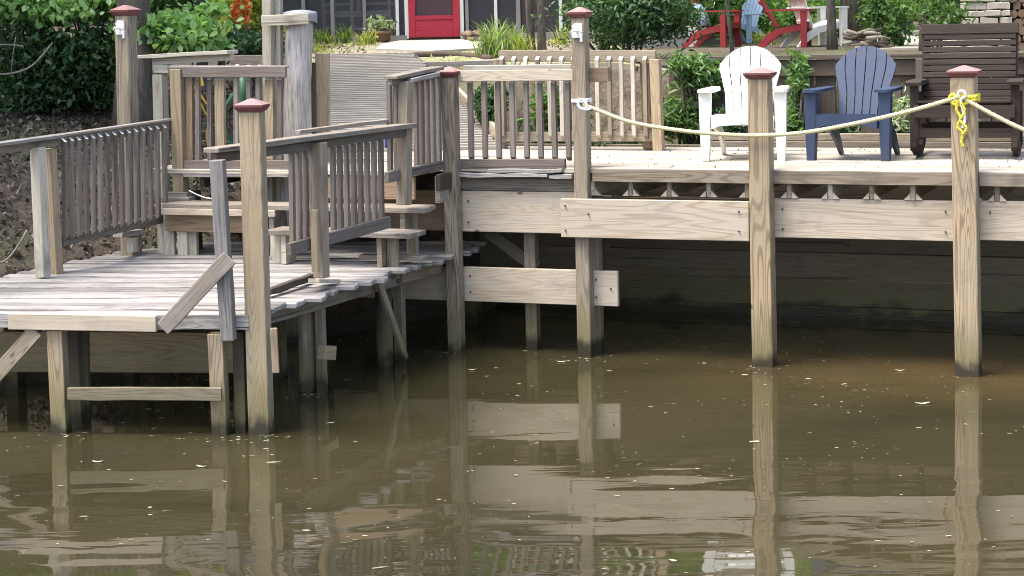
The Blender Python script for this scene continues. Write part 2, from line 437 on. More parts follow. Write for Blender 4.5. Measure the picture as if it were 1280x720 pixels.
def water_mat():
    m, t, p = new_mat('murky_pond_water'); N = NT(t)
    pos = N.n('ShaderNodeNewGeometry').outputs['Position']
    a = N.noise(N.scalev(pos, (.35, .6, 1)), 1.0, 4, .55, .4)
    col = N.mix(N.mapr(a, .35, .65), (.0245, .0220, .0104), (.038, .0333, .0158))
    # rusty silt cloud near the right-hand posts
    d = N.n('ShaderNodeVectorMath', operation='DISTANCE')
    dd = N.scalev(pos, (.55, 1.0, 0)); N.l(dd, d.inputs[0]); d.inputs[1].default_value = (4.3 * .55, 14.9, 0)
    silt = N.mapr(N.math('ADD', d.outputs['Value'], N.math('MULTIPLY', N.math('SUBTRACT', N.noise(pos, 1.8, 4), .5), 1.6)), .1, 2.3, .8, 0, True)
    col = N.mix(silt, col, (.085, .055, .022))
    N.l(col, p.inputs['Base Color'])
    p.inputs['Roughness'].default_value = .025; p.inputs['IOR'].default_value = 1.75
    # long low ripples, stronger in patches
    n1 = N.noise(N.scalev(pos, (.45, 1.7, 1)), 1.0, 1, .35, .7)
    n2 = N.noise(N.scalev(pos, (1.6, 5.0, 1)), 1.0, 2, .45, .6)
    n3 = N.noise(N.scalev(pos, (6, 14, 1)), 1.0, 2, .5)
    patch = N.mapr(N.noise(N.scalev(pos, (.4, .5, 1)), 1.0, 2, .5), .38, .62, .35, 1.0, True)
    sy = N.n('ShaderNodeSeparateXYZ'); N.l(pos, sy.inputs[0])
    calm = N.mapr(sy.outputs[1], 9.5, 13.2, 1.0, .26, True)
    h = N.math('ADD', N.math('MULTIPLY', n1, 1.0), N.math('MULTIPLY', n2, .17))
    h = N.math('ADD', h, N.math('MULTIPLY', n3, .018))
    h = N.math('MULTIPLY', N.math('MULTIPLY', h, patch), calm)
    bp = N.n('ShaderNodeBump'); bp.inputs['Strength'].default_value = 1.0; bp.inputs['Distance'].default_value = .019
    N.l(h, bp.inputs['Height']); N.l(bp.outputs[0], p.inputs['Normal'])
    return m
M_WATER = water_mat()

def screen_mat():
    m, t, p = new_mat('porch_insect_screen'); N = NT(t)
    p.inputs['Base Color'].default_value = (.12, .115, .135, 1); p.inputs['Roughness'].default_value = .7
    tr = N.n('ShaderNodeBsdfTransparent'); tr.inputs[0].default_value = (.8, .8, .8, 1)
    mx = N.n('ShaderNodeMixShader'); mx.inputs[0].default_value = .7
    N.l(p.outputs[0], mx.inputs[1]); N.l(tr.outputs[0], mx.inputs[2]); N.l(mx.outputs[0], t.nodes['Material Output'].inputs[0])
    return m
M_SCREEN = screen_mat()

# ------------------------------------------------------------------ foliage generator
def leaf_mesh(name, pts, size, mat, seed=0, aspect=.5, up=.35, dirs=None, jit=.35, tint=None, fold=.12):
    rng = np.random.default_rng(seed); n = len(pts); pts = np.asarray(pts, float)
    d = rng.normal(size=(n, 3)); d[:, 2] -= .25
    if dirs is not None: d = d * .45 + dirs
    d /= np.linalg.norm(d, axis=1, keepdims=True) + 1e-9
    nn = rng.normal(size=(n, 3)); nn[:, 2] += up * 4
    nn -= d * (nn * d).sum(1, keepdims=True); nn /= np.linalg.norm(nn, axis=1, keepdims=True) + 1e-9
    s = np.cross(nn, d); L = size * (1 + rng.uniform(-jit, jit, (n, 1)))
    w_ = L * aspect * .5
    b = pts - d * L * .5
    cv = nn * L * fold
    v = np.stack([b, b + d * L * .28 + s * w_ * .85 + cv, b + d * L * .62 + s * w_ + cv * .8, b + d * L - cv * .6,
                  b + d * L * .62 - s * w_ + cv * .8, b + d * L * .28 - s * w_ * .85 + cv], 1).reshape(-1, 3)
    idx = np.arange(n)[:, None] * 6
    tr = np.concatenate([idx + [0, 1, 2, 3], idx + [0, 3, 4, 5]], 1).reshape(-1)
    m = bpy.data.meshes.new(name)
    m.vertices.add(6 * n); m.vertices.foreach_set('co', v.ravel().astype(np.float32))
    m.loops.add(8 * n); m.loops.foreach_set('vertex_index', tr.astype(np.int32))
    m.polygons.add(2 * n); m.polygons.foreach_set('loop_start', (np.arange(2 * n) * 4).astype(np.int32))
    m.polygons.foreach_set('loop_total', np.full(2 * n, 4, np.int32))
    m.update()
    at = m.color_attributes.new('tint', 'FLOAT_COLOR', 'POINT')
    tv = rng.uniform(0, 1, n) if tint is None else tint
    c = np.ones((6 * n, 4), np.float32); c[:, :3] = np.repeat(tv, 6)[:, None]
    at.data.foreach_set('color', c.ravel()); m.materials.append(mat); m.validate(); return m
def clump_points(rng, c, r, n, K, spread=.33, hollow=.55):
    """n points in K uneven clumps inside an ellipsoid of half-sizes r about c, plus the clump centres"""
    q = rng.normal(size=(K, 3)); q /= np.linalg.norm(q, axis=1, keepdims=True)
    q *= (hollow + (1 - hollow) * rng.uniform(0, 1, (K, 1))) * rng.uniform(.75, 1.15, (K, 1))
    cen = np.array(c) + q * np.array(r)
    wts = rng.uniform(.3, 1.6, K); wts /= wts.sum()
    k = rng.choice(K, n, p=wts)
    off = rng.normal(size=(n, 3)); rr = rng.uniform(.5, 1.3, K)[k][:, None]
    p = cen[k] + off * np.array(r) * spread * rr
    return p, cen, k
def shrub(name, base, c, r, n, size, mat, label, cat='shrub', group=None, seed=1, K=22, aspect=.5, up=.35, stems=6, stem_mat=None, spread=.3, tintk=True):
    base = Vector(base); t = thing(name, base, label, cat, group)
    rng = np.random.default_rng(seed); c = Vector(c) - base
    p, cen, k = clump_points(rng, c, r, n, K, spread)
    p[:, 2] = np.maximum(p[:, 2], rng.uniform(.01, .1, n))
    tint = np.clip(rng.uniform(0, 1, K)[k] * .6 + rng.uniform(0, .55, n), 0, 1)
    link('foliage', leaf_mesh('foliage', p, size, mat, seed, aspect, up, tint=tint), t, kind='stuff')
    g = []
    for i in range(min(stems, K)):
        e = Vector(cen[i]); mid = e * .5 + Vector((rng.normal() * .05, rng.normal() * .05, .03))
        g.append(tubegeo([(rng.normal() * .04, rng.normal() * .04, -.08), mid, e], [.018, .012, .005], 5))
    V, Fc = join(*g); link('stems', mesh_from('stems', V, Fc, stem_mat or M_BARK, True), t)
    return t
def tree(name, base, h, r0, crown_c, crown_r, n, size, mat, label, seed=1, group=None, K=40, lean=(0, 0), limbs=9, aspect=.55):
    base = Vector(base); t = thing(name, base, label, 'tree', group)
    rng = np.random.default_rng(seed); rn = random.Random(seed)
    path, rad = [], []
    for i in range(9):
        f = i / 8
        path.append((lean[0] * f + rn.uniform(-.05, .05) * f * h * .2, lean[1] * f + rn.uniform(-.05, .05) * f * h * .2, -.3 + (h + .3) * f))
        rad.append(r0 * (1.35 if i == 0 else 1) * (1 - .72 * f))
    V, Fc = tubegeo(path, rad, 12)
    link('trunk', mesh_from('trunk', V, Fc, M_BARK, True), t)
    cc = Vector(crown_c) - base
    p, cen, k = clump_points(rng, cc, crown_r, n, K, .24, .35)
    p[:, 2] = np.maximum(p[:, 2], .1)
    tint = np.clip(rng.uniform(0, 1, K)[k] * .6 + rng.uniform(0, .5, n), 0, 1)
    g = []
    for i in range(limbs):
        a = Vector(path[3 + i % 5]); e = Vector(cen[i]); m_ = a.lerp(e, .55) + Vector((0, 0, .15 * (e - a).length))
        ra = rad[3 + i % 5] * .5
        g.append(tubegeo([a, m_, e], [ra, ra * .6, ra * .2], 6))
    V, Fc = join(*g); link('limbs', mesh_from('limbs', V, Fc, M_BARK, True), t)
    link('crown', leaf_mesh('crown', p, size, mat, seed, aspect, .3, tint=tint), t, kind='stuff')
    return t
def blades_geo(rng, n, length, width, spread, seg=4, arch=.6):
    V, Fc, T = [], [], []
    for i in range(n):
        an = rng.uniform(0, 2 * math.pi); L = length * rng.uniform(.55, 1.15); out = spread * rng.uniform(.25, 1.1)
        bx, by = rng.normal(0, spread * .18), rng.normal(0, spread * .18)
        dx, dy = math.cos(an), math.sin(an); sx, sy = -dy, dx; tv = rng.uniform(0, 1)
        o = len(V)
        for s in range(seg + 1):
            f = s / seg; z = L * (f - arch * .55 * f * f); q = out * f ** 1.7
            w_ = width * (1 - f ** 2 * .95) * .5
            for sg in (-1, 1): V.append((bx + dx * q + sx * w_ * sg, by + dy * q + sy * w_ * sg, z)); T.append(tv)
        for s in range(seg): Fc.append((o + 2 * s, o + 2 * s + 1, o + 2 * s + 3, o + 2 * s + 2))
    return V, Fc, T
def tuft(name, base, n, length, width, spread, mat, label, cat='grass clump', group=None, seed=1, parent=None):
    rng = np.random.default_rng(seed)
    V, Fc, T = blades_geo(rng, n, length, width, spread)
    m = mesh_from('blades', V, Fc, mat)
    at = m.color_attributes.new('tint', 'FLOAT_COLOR', 'POINT')
    c = np.ones((len(V), 4), np.float32); c[:, :3] = np.array(T)[:, None]; at.data.foreach_set('color', c.ravel())
    if parent is not None:
        o = link('blades', m, parent); o.location = base; return o
    o = link(name, m); o.location = base; return tag(o, label, cat, group)

# ------------------------------------------------------------------ terrain
def lerp_tab(x, tab):
    if x <= tab[0][0]: return tab[0][1]
    for (a, b), (c, d) in zip(tab, tab[1:]):
        if x <= c: return b + (d - b) * (x - a) / (c - a)
    return tab[-1][1]
PROF = [(-4, -1.4), (-1.2, -.55), (0, 0), (1, .62), (2, 1.1), (3, 1.42), (5, 1.78), (8, 2.12), (12, 2.18), (40, 2.3), (90, 5), (240, 16)]
FENCE_V, BULK_V = 2.85, 2.32
def sstep(a, b, x):
    t = min(1, max(0, (x - a) / (b - a))); return t * t * (3 - 2 * t)
def hground(x, y):
    u, v = uv_of((x, y))
    yw = 14.25 + .9 * min(max(x + 4.2, -.4), 3.6)
    left = lerp_tab(y - yw, PROF)
    if v < BULK_V + .2: right = -1.3
    elif v < FENCE_V: right = 1.42
    elif v < FENCE_V + .1: right = 1.42 + (2.12 - 1.42) * (v - FENCE_V) / .1
    else: right = 2.12 - .17 * sstep(.9, 2.2, x) + .0035 * min(v, 20) + (max(v - 60, 0) * .05)
    if v < BULK_V and x > -2.2: left = min(left, .35)
    b = sstep(-.35, .25, x - max(0, (20 - y)) * .0)
    h = left * (1 - b) + right * b
    return h
def build_ground():
    xs = sorted(set([round(v, 3) for v in list(np.arange(-9, 9.01, .16)) + [-300, -180, -110, -70, -45, -30, -22, -17, -14, -12, -10.5, 10.5, 12, 14, 17, 22, 30, 45, 70, 110, 180, 300]]))
    ys = sorted(set([round(v, 3) for v in list(np.arange(11, 26.01, .13)) + [-60, -30, -10, 0, 5, 8, 10, 27, 28.5, 30, 32, 34, 37, 41, 46, 52, 60, 75, 100, 140, 200, 300]]))
    V, Fc = [], []
    for y in ys:
        for x in xs:
            z = hground(x, y)
            if z < 2.1 and z > -.6 and x < .3: z += .09 * mnoise.noise(Vector((x * 1.3, y * 1.3, 3))) + .03 * mnoise.noise(Vector((x * 5, y * 5, 1)))
            V.append((x, y, z))
    nx = len(xs)
    for j in range(len(ys) - 1):
        for i in range(nx - 1):
            Fc.append((j * nx + i, j * nx + i + 1, (j + 1) * nx + i + 1, (j + 1) * nx + i))
    m = mesh_from('ground', V, Fc, M_GROUND, True); m.materials.append(M_YARD)
    for p in m.polygons:
        c = p.center
        if c.z > 2.03 and c.y > 20.5 and c.x > -2.6: p.material_index = 1
    o = link('ground', m); tag(o, 'leaf strewn sloping bank and yard ground behind the dock', 'ground', kind='structure')
build_ground()
wm = mesh_from('water', [(-300, -60, 0), (300, -60, 0), (300, 19, 0), (-300, 19, 0)], [(0, 1, 2, 3)], M_WATER)
tag(link('water', wm), 'murky brown green pond water in front of the dock', 'water', kind='structure')

# ------------------------------------------------------------------ main deck
DZ = 1.475
rnd = random.Random(11)
deck = thing('main_deck', dk(1.5, 1.0, 0), 'long weathered wooden dock deck on piles with wide pale beam', 'dock')
def dboard(name, u0, u1, v, z0, z1, th, mat, **k):
    """horizontal board standing on edge, along u, its face centred at v"""
    zc = (z0 + z1) / 2
    return board(name, dk(u0, v, zc), dk(u1, v, zc), z1 - z0, th, mat, deck, up=NF, **k)
# planks, running along the dock
v = .085; i = 0
while v < BULK_V - .05:
    cuts = [-3.05, -.52 + rnd.uniform(-.1, .1), 1.9 + rnd.uniform(-.8, .8), 4.2 + rnd.uniform(-.5, .5), 7.0]
    for a_, b_ in zip(cuts, cuts[1:]):
        dz = rnd.uniform(-.004, .004)
        board('plank', dk(a_ + .004, v, DZ - .019 + dz), dk(b_ - .004, v, DZ - .019 + dz + rnd.uniform(-.003, .003)), .138, .038, W_DECK, deck, n=4, wob=.003, seed=i % 6)
        i += 1
    v += .146
for k in range(3):                                   # the strip in front of the upper steps
    vv = -.345 + k * .143
    board('plank', dk(-3.05, vv, DZ - .019), dk(-.66 + rnd.uniform(-.03, .03), vv, DZ - .019), .137, .038, W_DECK, deck, n=4, wob=.003, seed=k)
# front fascia strips, cut at the posts
uf = [(.665, 1.93), (2.075, 3.43), (3.61, 5.2), (5.21, 7.0)]
for k, (a_, b_) in enumerate(uf):
    dboard('fascia_board', a_, b_, -.002, DZ - .103, DZ - .002, .036, W_POST, n=5, wob=.002, seed=k)
# joist ends with little triangular cleats on the beam
jx = [740, 788, 836, 885, 934, 986, 1037, 1089, 1141, 1195, 1246]
for k, px in enumerate(jx):
    u = uv_of(onp(px, 240, DK(.02)))[0]
    if k == 9: u += .12
    board('joist', dk(u, .02 + rnd.uniform(-.02, .02), 1.315), dk(u, BULK_V - .1, 1.315), .036, .115, W_POST if k % 3 else W_OLDW, deck)
    for s in (-1, 1):
        V_, F_ = prism([(0, 0), (s * .048, 0), (0, .05)][::s], -.018, .018, 'y')
        o = link('cleat', mesh_from('cleat', V_, F_, W_PALE), deck)
        o.location = dk(u + s * .02, .045, 1.262) - deck.location; o.rotation_euler = (0, 0, -A)
for k in range(6):
    u = -2.6 + k * .42
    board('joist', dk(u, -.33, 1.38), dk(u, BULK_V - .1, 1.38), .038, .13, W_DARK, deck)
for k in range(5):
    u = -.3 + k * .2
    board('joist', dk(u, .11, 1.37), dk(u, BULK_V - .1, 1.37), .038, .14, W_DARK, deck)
# wide front beams
dboard('beam', .43, 1.925, -.083, .945, 1.245, .04, W_PALE, n=3)
dboard('beam', 1.93, 3.44, .062, .962, 1.258, .04, W_PALE, n=3)
dboard('beam', 3.445, 5.3, .060, .975, 1.262, .04, W_PALE, n=3)
dboard('beam', 5.31, 7.0, .060, .975, 1.262, .04, W_PALE, n=3)
dboard('beam', -.47, .55, .062, .955, 1.280, .04, W_PALE, n=3)
dboard('beam', -1.9, -.475, .085, .955, 1.280, .04, W_BROWN, n=3)
dboard('ledger_board', -.47, .50, .075, 1.284, 1.392, .04, W_GREY, n=6, wob=.004)
dboard('edge_plank', -.45, .30, .045, 1.396, 1.432, .16, W_TREAD, n=6, wob=.006, seed=2)
dboard('edge_plank', .31, .50, .05, 1.392, 1.428, .15, W_TREAD, n=3, wob=.004, seed=3)
dboard('edge_plank', -.20, .42, .03, 1.436, 1.470, .13, W_TREAD, n=6, wob=.005, seed=4)
for k in range(3):
    dboard('ledger_block', .515, .60, .07, 1.285 + k * .05, 1.330 + k * .05, .05, W_GREY, seed=k)
# lower stringer board
p0 = uv_of(onp(415, 360, DK(.07)))[0]
dboard('lower_board', p0, .835, .07, .392, .668, .042, W_PALE, n=3)
# piles further back and their braces
def sqpile(par, x, y, w_, z1, mat, yaw=A, z0=-.8):
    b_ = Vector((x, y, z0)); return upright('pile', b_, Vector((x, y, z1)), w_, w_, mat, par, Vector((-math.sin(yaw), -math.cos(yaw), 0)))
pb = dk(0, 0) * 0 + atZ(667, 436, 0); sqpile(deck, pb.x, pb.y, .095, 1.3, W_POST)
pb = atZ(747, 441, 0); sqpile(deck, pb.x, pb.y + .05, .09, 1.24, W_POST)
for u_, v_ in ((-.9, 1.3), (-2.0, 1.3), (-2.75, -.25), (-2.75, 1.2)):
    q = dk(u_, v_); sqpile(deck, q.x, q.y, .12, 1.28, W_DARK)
board('brace', onp(608, 288, DK(.20)), onp(672, 336, DK(.20)), .10, .038, W_DARK, deck, up=NF)
board('brace', onp(748, 348, DK(.35)), onp(762, 292, DK(.35)), .05, .03, W_DARK, deck, up=NF)
bolt_V, bolt_F = tubegeo([(0, 0, 0), (0, -.012, 0)], [.0075, .006], 8)
bolt_me = mesh_from('bolt', bolt_V, bolt_F, M_IRON)
for (u_, v_, z_) in ((.47, -.106, 1.19), (.47, -.106, 1.0), (.66, -.106, 1.13), (1.85, -.106, 1.17), (1.85, -.106, 1.02), (2.15, .038, 1.18), (2.15, .038, 1.03), (3.36, .038, 1.18), (3.36, .038, 1.03), (3.68, .036, 1.18), (-.40, .038, 1.2), (-.40, .038, 1.03), (-.40, .046, .6), (-.40, .046, .47), (.66, .046, .6), (.66, .046, .46), (.78, .046, .53)):
    o = link('bolt', bolt_me, deck); o.location = dk(u_, v_, z_) - deck.location; o.rotation_euler = (0, 0, -A)
# kerb timbers at the back edge
for k in range(2):
    for (a_, b_) in ((.95, 3.1), (3.11, 5.2), (5.21, 7.0)):
        dboard('kerb_timber', a_, b_, BULK_V - .02 + k * .03, DZ - .01 + k * .062, DZ + .05 + k * .062, .09, W_POST if k else W_GREY, n=3, wob=.003, seed=k)
# back bulkhead of horizontal boards
bulk = thing('bulkhead_wall', dk(2, BULK_V, 0), 'dark bulkhead of horizontal boards under the back of the deck', 'retaining wall')
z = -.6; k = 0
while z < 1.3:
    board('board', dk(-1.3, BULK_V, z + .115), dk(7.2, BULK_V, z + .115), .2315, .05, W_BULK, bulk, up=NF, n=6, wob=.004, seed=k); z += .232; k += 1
# ------------------------------------------------------------------ mooring posts with red caps
def cap_geo(w_):
    a = w_ / 2
    lv = [(a + .004, 0), (a + .020, .022), (a + .026, .030), (a + .026, .044), (a + .010, .052), (.012, .082)]
    V, Fc = [], []
    for (r_, z_) in lv:
        V += [(-r_, -r_, z_), (r_, -r_, z_), (r_, r_, z_), (-r_, r_, z_)]
    for i_ in range(len(lv) - 1):
        for k_ in range(4): Fc.append((i_ * 4 + k_, i_ * 4 + (k_ + 1) % 4, i_ * 4 + 4 + (k_ + 1) % 4, i_ * 4 + 4 + k_))
    Fc.append((3, 2, 1, 0)); Fc.append(tuple(len(lv) * 4 - 4 + k_ for k_ in range(4)))
    return V, Fc
def mooring(base, top, w_, mat, label, yaw=A, fitting=False):
    base, top = Vector(base), Vector(top)
    t = thing('mooring_post', base, label, 'post', 'mooring posts with red caps')
    nrm = Vector((-math.sin(yaw), -math.cos(yaw), 0))
    d = (top - base).normalized(); lo = base - d * (base.z + .9) / d.z
    upright('shaft', lo, top, w_, w_, mat, t, nrm, c=.007, n=4, wob=.0015)
    V_, F_ = cap_geo(w_); cm = mesh_from('cap', V_, F_, M_CAP); cm.materials.append(M_CAPTOP)
    for f_ in cm.polygons:
        if f_.normal.z > .5: f_.material_index = 1
    c = link('cap', cm, t)
    c.location = top - base; c.rotation_euler = (0, 0, -yaw)
    if fitting:
        ctr = top - base + nrm * (w_ / 2 + .006) - ZD * .10
        V_, F_ = prism([(-.038, -.055), (.02, -.055), (.02, -.085), (.038, -.085), (.038, .055), (-.02, .06), (-.045, .035), (-.03, .01), (-.05, -.02)][::-1], -.012, .012, 'y')
        o = link('cleat_plate', mesh_from('cleat_plate', V_, F_, M_GALV), t); o.location = ctr; o.rotation_euler = (0, 0, -yaw)
        V_, F_ = tubegeo([(-.05, -.03, -.015), (-.03, -.04, 0), (.03, -.04, 0), (.05, -.03, -.015)], .009, 8)
        V2, F2 = tubegeo([(0, 0, 0), (0, -.04, 0)], .01, 8)
        V_, F_ = join((V_, F_), (V2, F2))
        o2 = link('cleat_horn', mesh_from('cleat_horn', V_, F_, M_GALV, True), o)
    return t
def dpost(px_b, py_b, px_t, py_t, w_, mat, label, v=-.03, **k):
    b_ = onp(px_b, py_b, DK(v)); t_ = onp(px_t, py_t, DK(v)); b_.z = 0
    return mooring(b_, t_, w_, mat, label, **k)
dpost(1211, 466, 1205, 96, .172, W_TAN, 'tan square post with red cap and yellow rope knot, before the brown rocker', v=-.05)
dpost(956, 455, 950, 98, .158, W_TAN, 'tan square post with red cap standing in front of the white chair', v=-.045)
dpost(733, 444, 725, 22, .112, W_POST, 'tall greyed post with red cap, white fitting and rope end, behind the wide beam', v=-.003, fitting=True)
dpost(571, 438, 562, 96, .112, W_POST, 'slender greyed post with red cap at the corner of the stair railing', v=-.04)
b_ = atZ(327, 541, 0); mooring(b_, atY(315, 139, b_.y), .14, W_TAN, 'near tan post with red cap at the platform front corner', yaw=R(8))
b_ = Vector((-3.13, 16.05, 0)); t_ = atY(157, 19, 16.05); mooring(b_, t_, .13, W_POST, 'tall pale post with red cap and white fitting before the dark bushes', yaw=R(26), fitting=True)

# ------------------------------------------------------------------ lower platform
PZ = .79
plat = thing('lower_platform', (-2.6, 14.5, 0), 'low bleached plank landing platform on piles at the left', 'platform')
fdir = Vector((1.61, -.23, 0)).normalized()
sdir = Vector((.40, .92, 0)).normalized()
fr = Vector((-1.70, 12.76, PZ))           # front right corner
s = .07; i = 0
while s < 3.95:
    wd = rnd.choice((.14, .14, .135, .145))
    e = fr + sdir * s
    ln = 2.95 if s > 1.6 else 3.6
    a_ = e - fdir * ln; over = rnd.uniform(-.06, .09)
    if s > 3.05: over -= (s - 3.05) * .15
    dz = rnd.uniform(-.012, .010)
    rz_ = Vector((0, 0, -.019 + dz))
    board('plank', a_ + rz_ + Vector((0, rnd.uniform(-.008, .008), 0)), e + fdir * over + rz_ + Vector((0, 0, rnd.uniform(-.004, .004))), wd, .038, W_TREAD, plat, n=9, wob=.0045, seed=i, c=.006)
    s += wd + rnd.choice((.006, .009, .014, .02, .032)); i += 1
def pfb(name, x0, y0, x1, y1, w_, t_, mat, off=0.0, **k):
    n_ = pn(PF); n_ = n_ if n_.y < 0 else -n_
    pl = tuple((p[0] + n_.x * off, p[1] + n_.y * off) for p in PF)
    return board(name, onp(x0, y0, pl), onp(x1, y1, pl), w_, t_, mat, plat, up=n_, **k)
pfb('fascia_board', 11, 401.5, 196, 404.5, .105, .036, W_PALE, off=.045, n=3)
pfb('fascia_board', -150, 399, 312, 403, .10, .04, W_TREAD, off=.0, n=8, wob=.004, seed=5)
pfb('brace', 204, 411, 287, 322, .105, .036, W_GREY, off=.133, n=5, wob=.003)
pfb('brace', -40, 508, 46, 413, .10, .036, W_POST, off=.03)
pfb('cross_rail', 85, 492, 277, 492.5, .085, .036, W_GREY, off=.06, n=5, wob=.003)
def pfpost(name, xb, yb, xt, yt, w_, mat, off=-.03, lower=True, **k):
    n_ = pn(PF); n_ = n_ if n_.y < 0 else -n_
    pl = tuple((p[0] + n_.x * off, p[1] + n_.y * off) for p in PF)
    a_, b_ = onp(xb, yb, pl), onp(xt, yt, pl)
    if lower: a_ = a_ + (a_ - b_).normalized() * .6
    return board(name, a_, b_, w_, w_, mat, plat, up=n_, **k)
pfpost('pile', 77, 540, 71, 412, .105, W_TAN)
pfpost('pile', 277, 545, 271, 416, .10, W_TAN)
pfpost('pile', 302, 530, 299, 414, .075, W_DARK, off=-.12)
pfpost('pile', 313, 528, 310, 410, .06, W_GREY, off=-.18)
pfpost('pile', 97, 520, 92, 412, .08, W_DARK, off=-.30)
pfpost('pile', 108, 515, 106, 412, .05, W_DARK, off=-.42)
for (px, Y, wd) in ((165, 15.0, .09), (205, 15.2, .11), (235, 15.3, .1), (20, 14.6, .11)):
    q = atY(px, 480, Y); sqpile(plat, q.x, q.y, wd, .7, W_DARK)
# beams under the planks
board('beam', atY(-160, 439, 14.15), atY(338, 441, 13.75), .285, .04, W_TAN, plat, up=Vector((0, -1, 0)), n=3)
nPR = Vector((PR[1][1] - PR[0][1], -(PR[1][0] - PR[0][0]), 0)).normalized()
def prb(name, x0, y0, x1, y1, w_, t_, mat, off=0.0, **k):
    pl = tuple((p[0] + nPR.x * off, p[1] + nPR.y * off) for p in PR)
    return board(name, onp(x0, y0, pl), onp(x1, y1, pl), w_, t_, mat, plat, up=nPR, **k)
prb('rim_joist', 318, 398, 548, 331, .135, .04, W_GREY, off=-.06, n=4, wob=.003)
prb('rim_joist', 500, 342, 549, 329, .15, .04, W_POST, off=-.01)
prb('edge_strip', 336, 365, 391, 346, .05, .05, W_DARK, off=-.14, n=4, wob=.006)
prb('edge_strip', 392, 351, 419, 351.5, .03, .09, W_PALE, off=.05)
board('loose_board', atZ(392, 318, PZ + .02), atZ(470, 320, PZ + .02), .12, .035, W_TREAD, plat, n=4, wob=.004)
board('loose_board', atZ(452, 320, PZ + .05), atZ(532, 322, PZ + .05), .12, .035, W_GREY, plat, n=4, wob=.004)
def rpile(par, x, y, r_, z1, mat, sides=14):
    V_, F_ = tubegeo([(x, y, -.9), (x, y, 0), (x, y, z1)], [r_ * 1.05, r_ * 1.02, r_], sides); o = wpos(par)
    V_ = [v_ - o for v_ in V_]; p_ = link('pile', mesh_from('pile', [(v_.z, v_.y, -v_.x) for v_ in V_], F_, mat, True), par); p_.rotation_euler = (0, -math.pi / 2, 0); return p_
q = atZ(481, 458, 0); rpile(plat, q.x, q.y + .05, .065, .74, W_DARK)
q = atZ(385, 490, 0); rpile(plat, q.x, q.y + .05, .066, .74, W_GREY)
q = atZ(402, 492, 0); sqpile(plat, q.x, q.y + .06, .062, .72, W_POST)
q = atZ(500, 452, 0); sqpile(plat, q.x, q.y + .1, .075, .74, W_POST)
q = atZ(350, 470, 0); sqpile(plat, q.x, q.y, .09, .7, W_DARK)
prb('brace', 472, 348, 507, 449, .062, .03, W_POST, off=.02)
prb('block', 401, 441, 416, 441, .10, .06, W_TAN, off=.04)
board('nailed_strip', atY(342, 410, 12.72), atY(345, 466, 12.72), .045, .03, W_TAN, plat, up=Vector((0, -1, 0)))

# ------------------------------------------------------------------ railings
def railing(name, loc, label): return thing(name, loc, label, 'railing')
# left platform railing
rl = railing('platform_railing', (-3.2, 15.5, PZ), 'grey railing panel with close balusters along the left edge of the low platform')
nLR = Vector((LR[1][1] - LR[0][1], -(LR[1][0] - LR[0][0]), 0)).normalized()     # towards the platform
def shift(pl, n_, o): return tuple((p[0] + n_.x * o, p[1] + n_.y * o) for p in pl)
def rb(par, pl, n_, name, x0, y0, x1, y1, w_, t_, mat, off=0.0, **k):
    q = shift(pl, n_, off); return board(name, onp(x0, y0, q), onp(x1, y1, q), w_, t_, mat, par, up=n_, **k)
rb(rl, LR, nLR, 'top_rail', -120, 203, 72, 176, .075, .04, W_GREY, off=.0, n=3, wob=.003)
rb(rl, LR, nLR, 'cap_board', -120, 196.5, 76, 169.5, .026, .11, W_TREAD, off=.03, n=4, wob=.003)
rb(rl, LR, nLR, 'top_rail', 70, 176, 211, 156, .088, .038, W_BAL, off=.0)
rb(rl, LR, nLR, 'cap_board', 76, 169, 211, 149.5, .02, .07, W_GREY, off=.01)
rb(rl, LR, nLR, 'bottom_rail', 77, 301, 211, 271, .075, .038, W_BAL, off=.0)
for k in range(15):
    f = k / 14; x = 80 + 125 * f
    rb(rl, LR, nLR, 'baluster', x + 2, 302 - 29 * f + rnd.uniform(-1.5, 1), x, 173.0 - 17.5 * f, .030, .034, W_BAL, off=.04, c=0)
rb(rl, LR, nLR, 'post', 54, 346, 47, 184, .085, .085, W_OLDW, off=.04)
rb(rl, LR, nLR, 'post', 70, 344, 61, 186, .085, .085, W_TAN, off=-.02)
rb(rl, LR, nLR, 'newel_stub', 166, 315, 165, 296, .07, .07, W_OLDW, off=-.1)
rb(rl, LR, nLR, 'stub_cap', 147, 293, 173, 290, .05, .10, W_TREAD, off=-.1)
# right platform railing
rr_ = railing('platform_railing', (-1.4, 14.0, PZ), 'leaning grey railing with flat cap along the right edge of the low platform')
nRR = Vector((RR[1][1] - RR[0][1], -(RR[1][0] - RR[0][0]), 0)).normalized()
rb(rr_, RR, nRR, 'cap_board', 264, 188, 513, 156.5, .036, .125, W_GREY, off=.0, n=5, wob=.003)
rb(rr_, RR, nRR, 'second_cap', 372, 165, 484, 151, .03, .05, W_GREY, off=-.12, n=3, wob=.003)
rb(rr_, RR, nRR, 'top_rail', 268, 197.5, 512, 164.5, .07, .038, W_BAL, off=-.02, n=3, wob=.003)
rb(rr_, RR, nRR, 'bottom_rail', 361, 312, 486, 277.5, .088, .038, W_BAL, off=.02)
for k in range(14):
    x = 364.5 + 8.55 * k
    if 395 < x < 411: continue
    yb = 312 - (x - 361) * .276; yt = 190 - (x - 330) * .13
    rb(rr_, RR, nRR, 'baluster', x + 1.5, yb, x, yt, .034, .034, W_BAL, off=-.02, c=0)
rb(rr_, RR, nRR, 'post', 402, 347, 399, 178, .086, .086, W_POST, off=.03)
rb(rr_, RR, nRR, 'splice_block', 395, 340, 393, 262, .04, .05, W_TAN, off=.085)
nPF = pn(PF); nPF = nPF if nPF.y < 0 else -nPF
rb(rr_, PF, nPF, 'post', 286, 425, 272, 200, .088, .088, W_TREAD, off=.066, n=4, wob=.002)
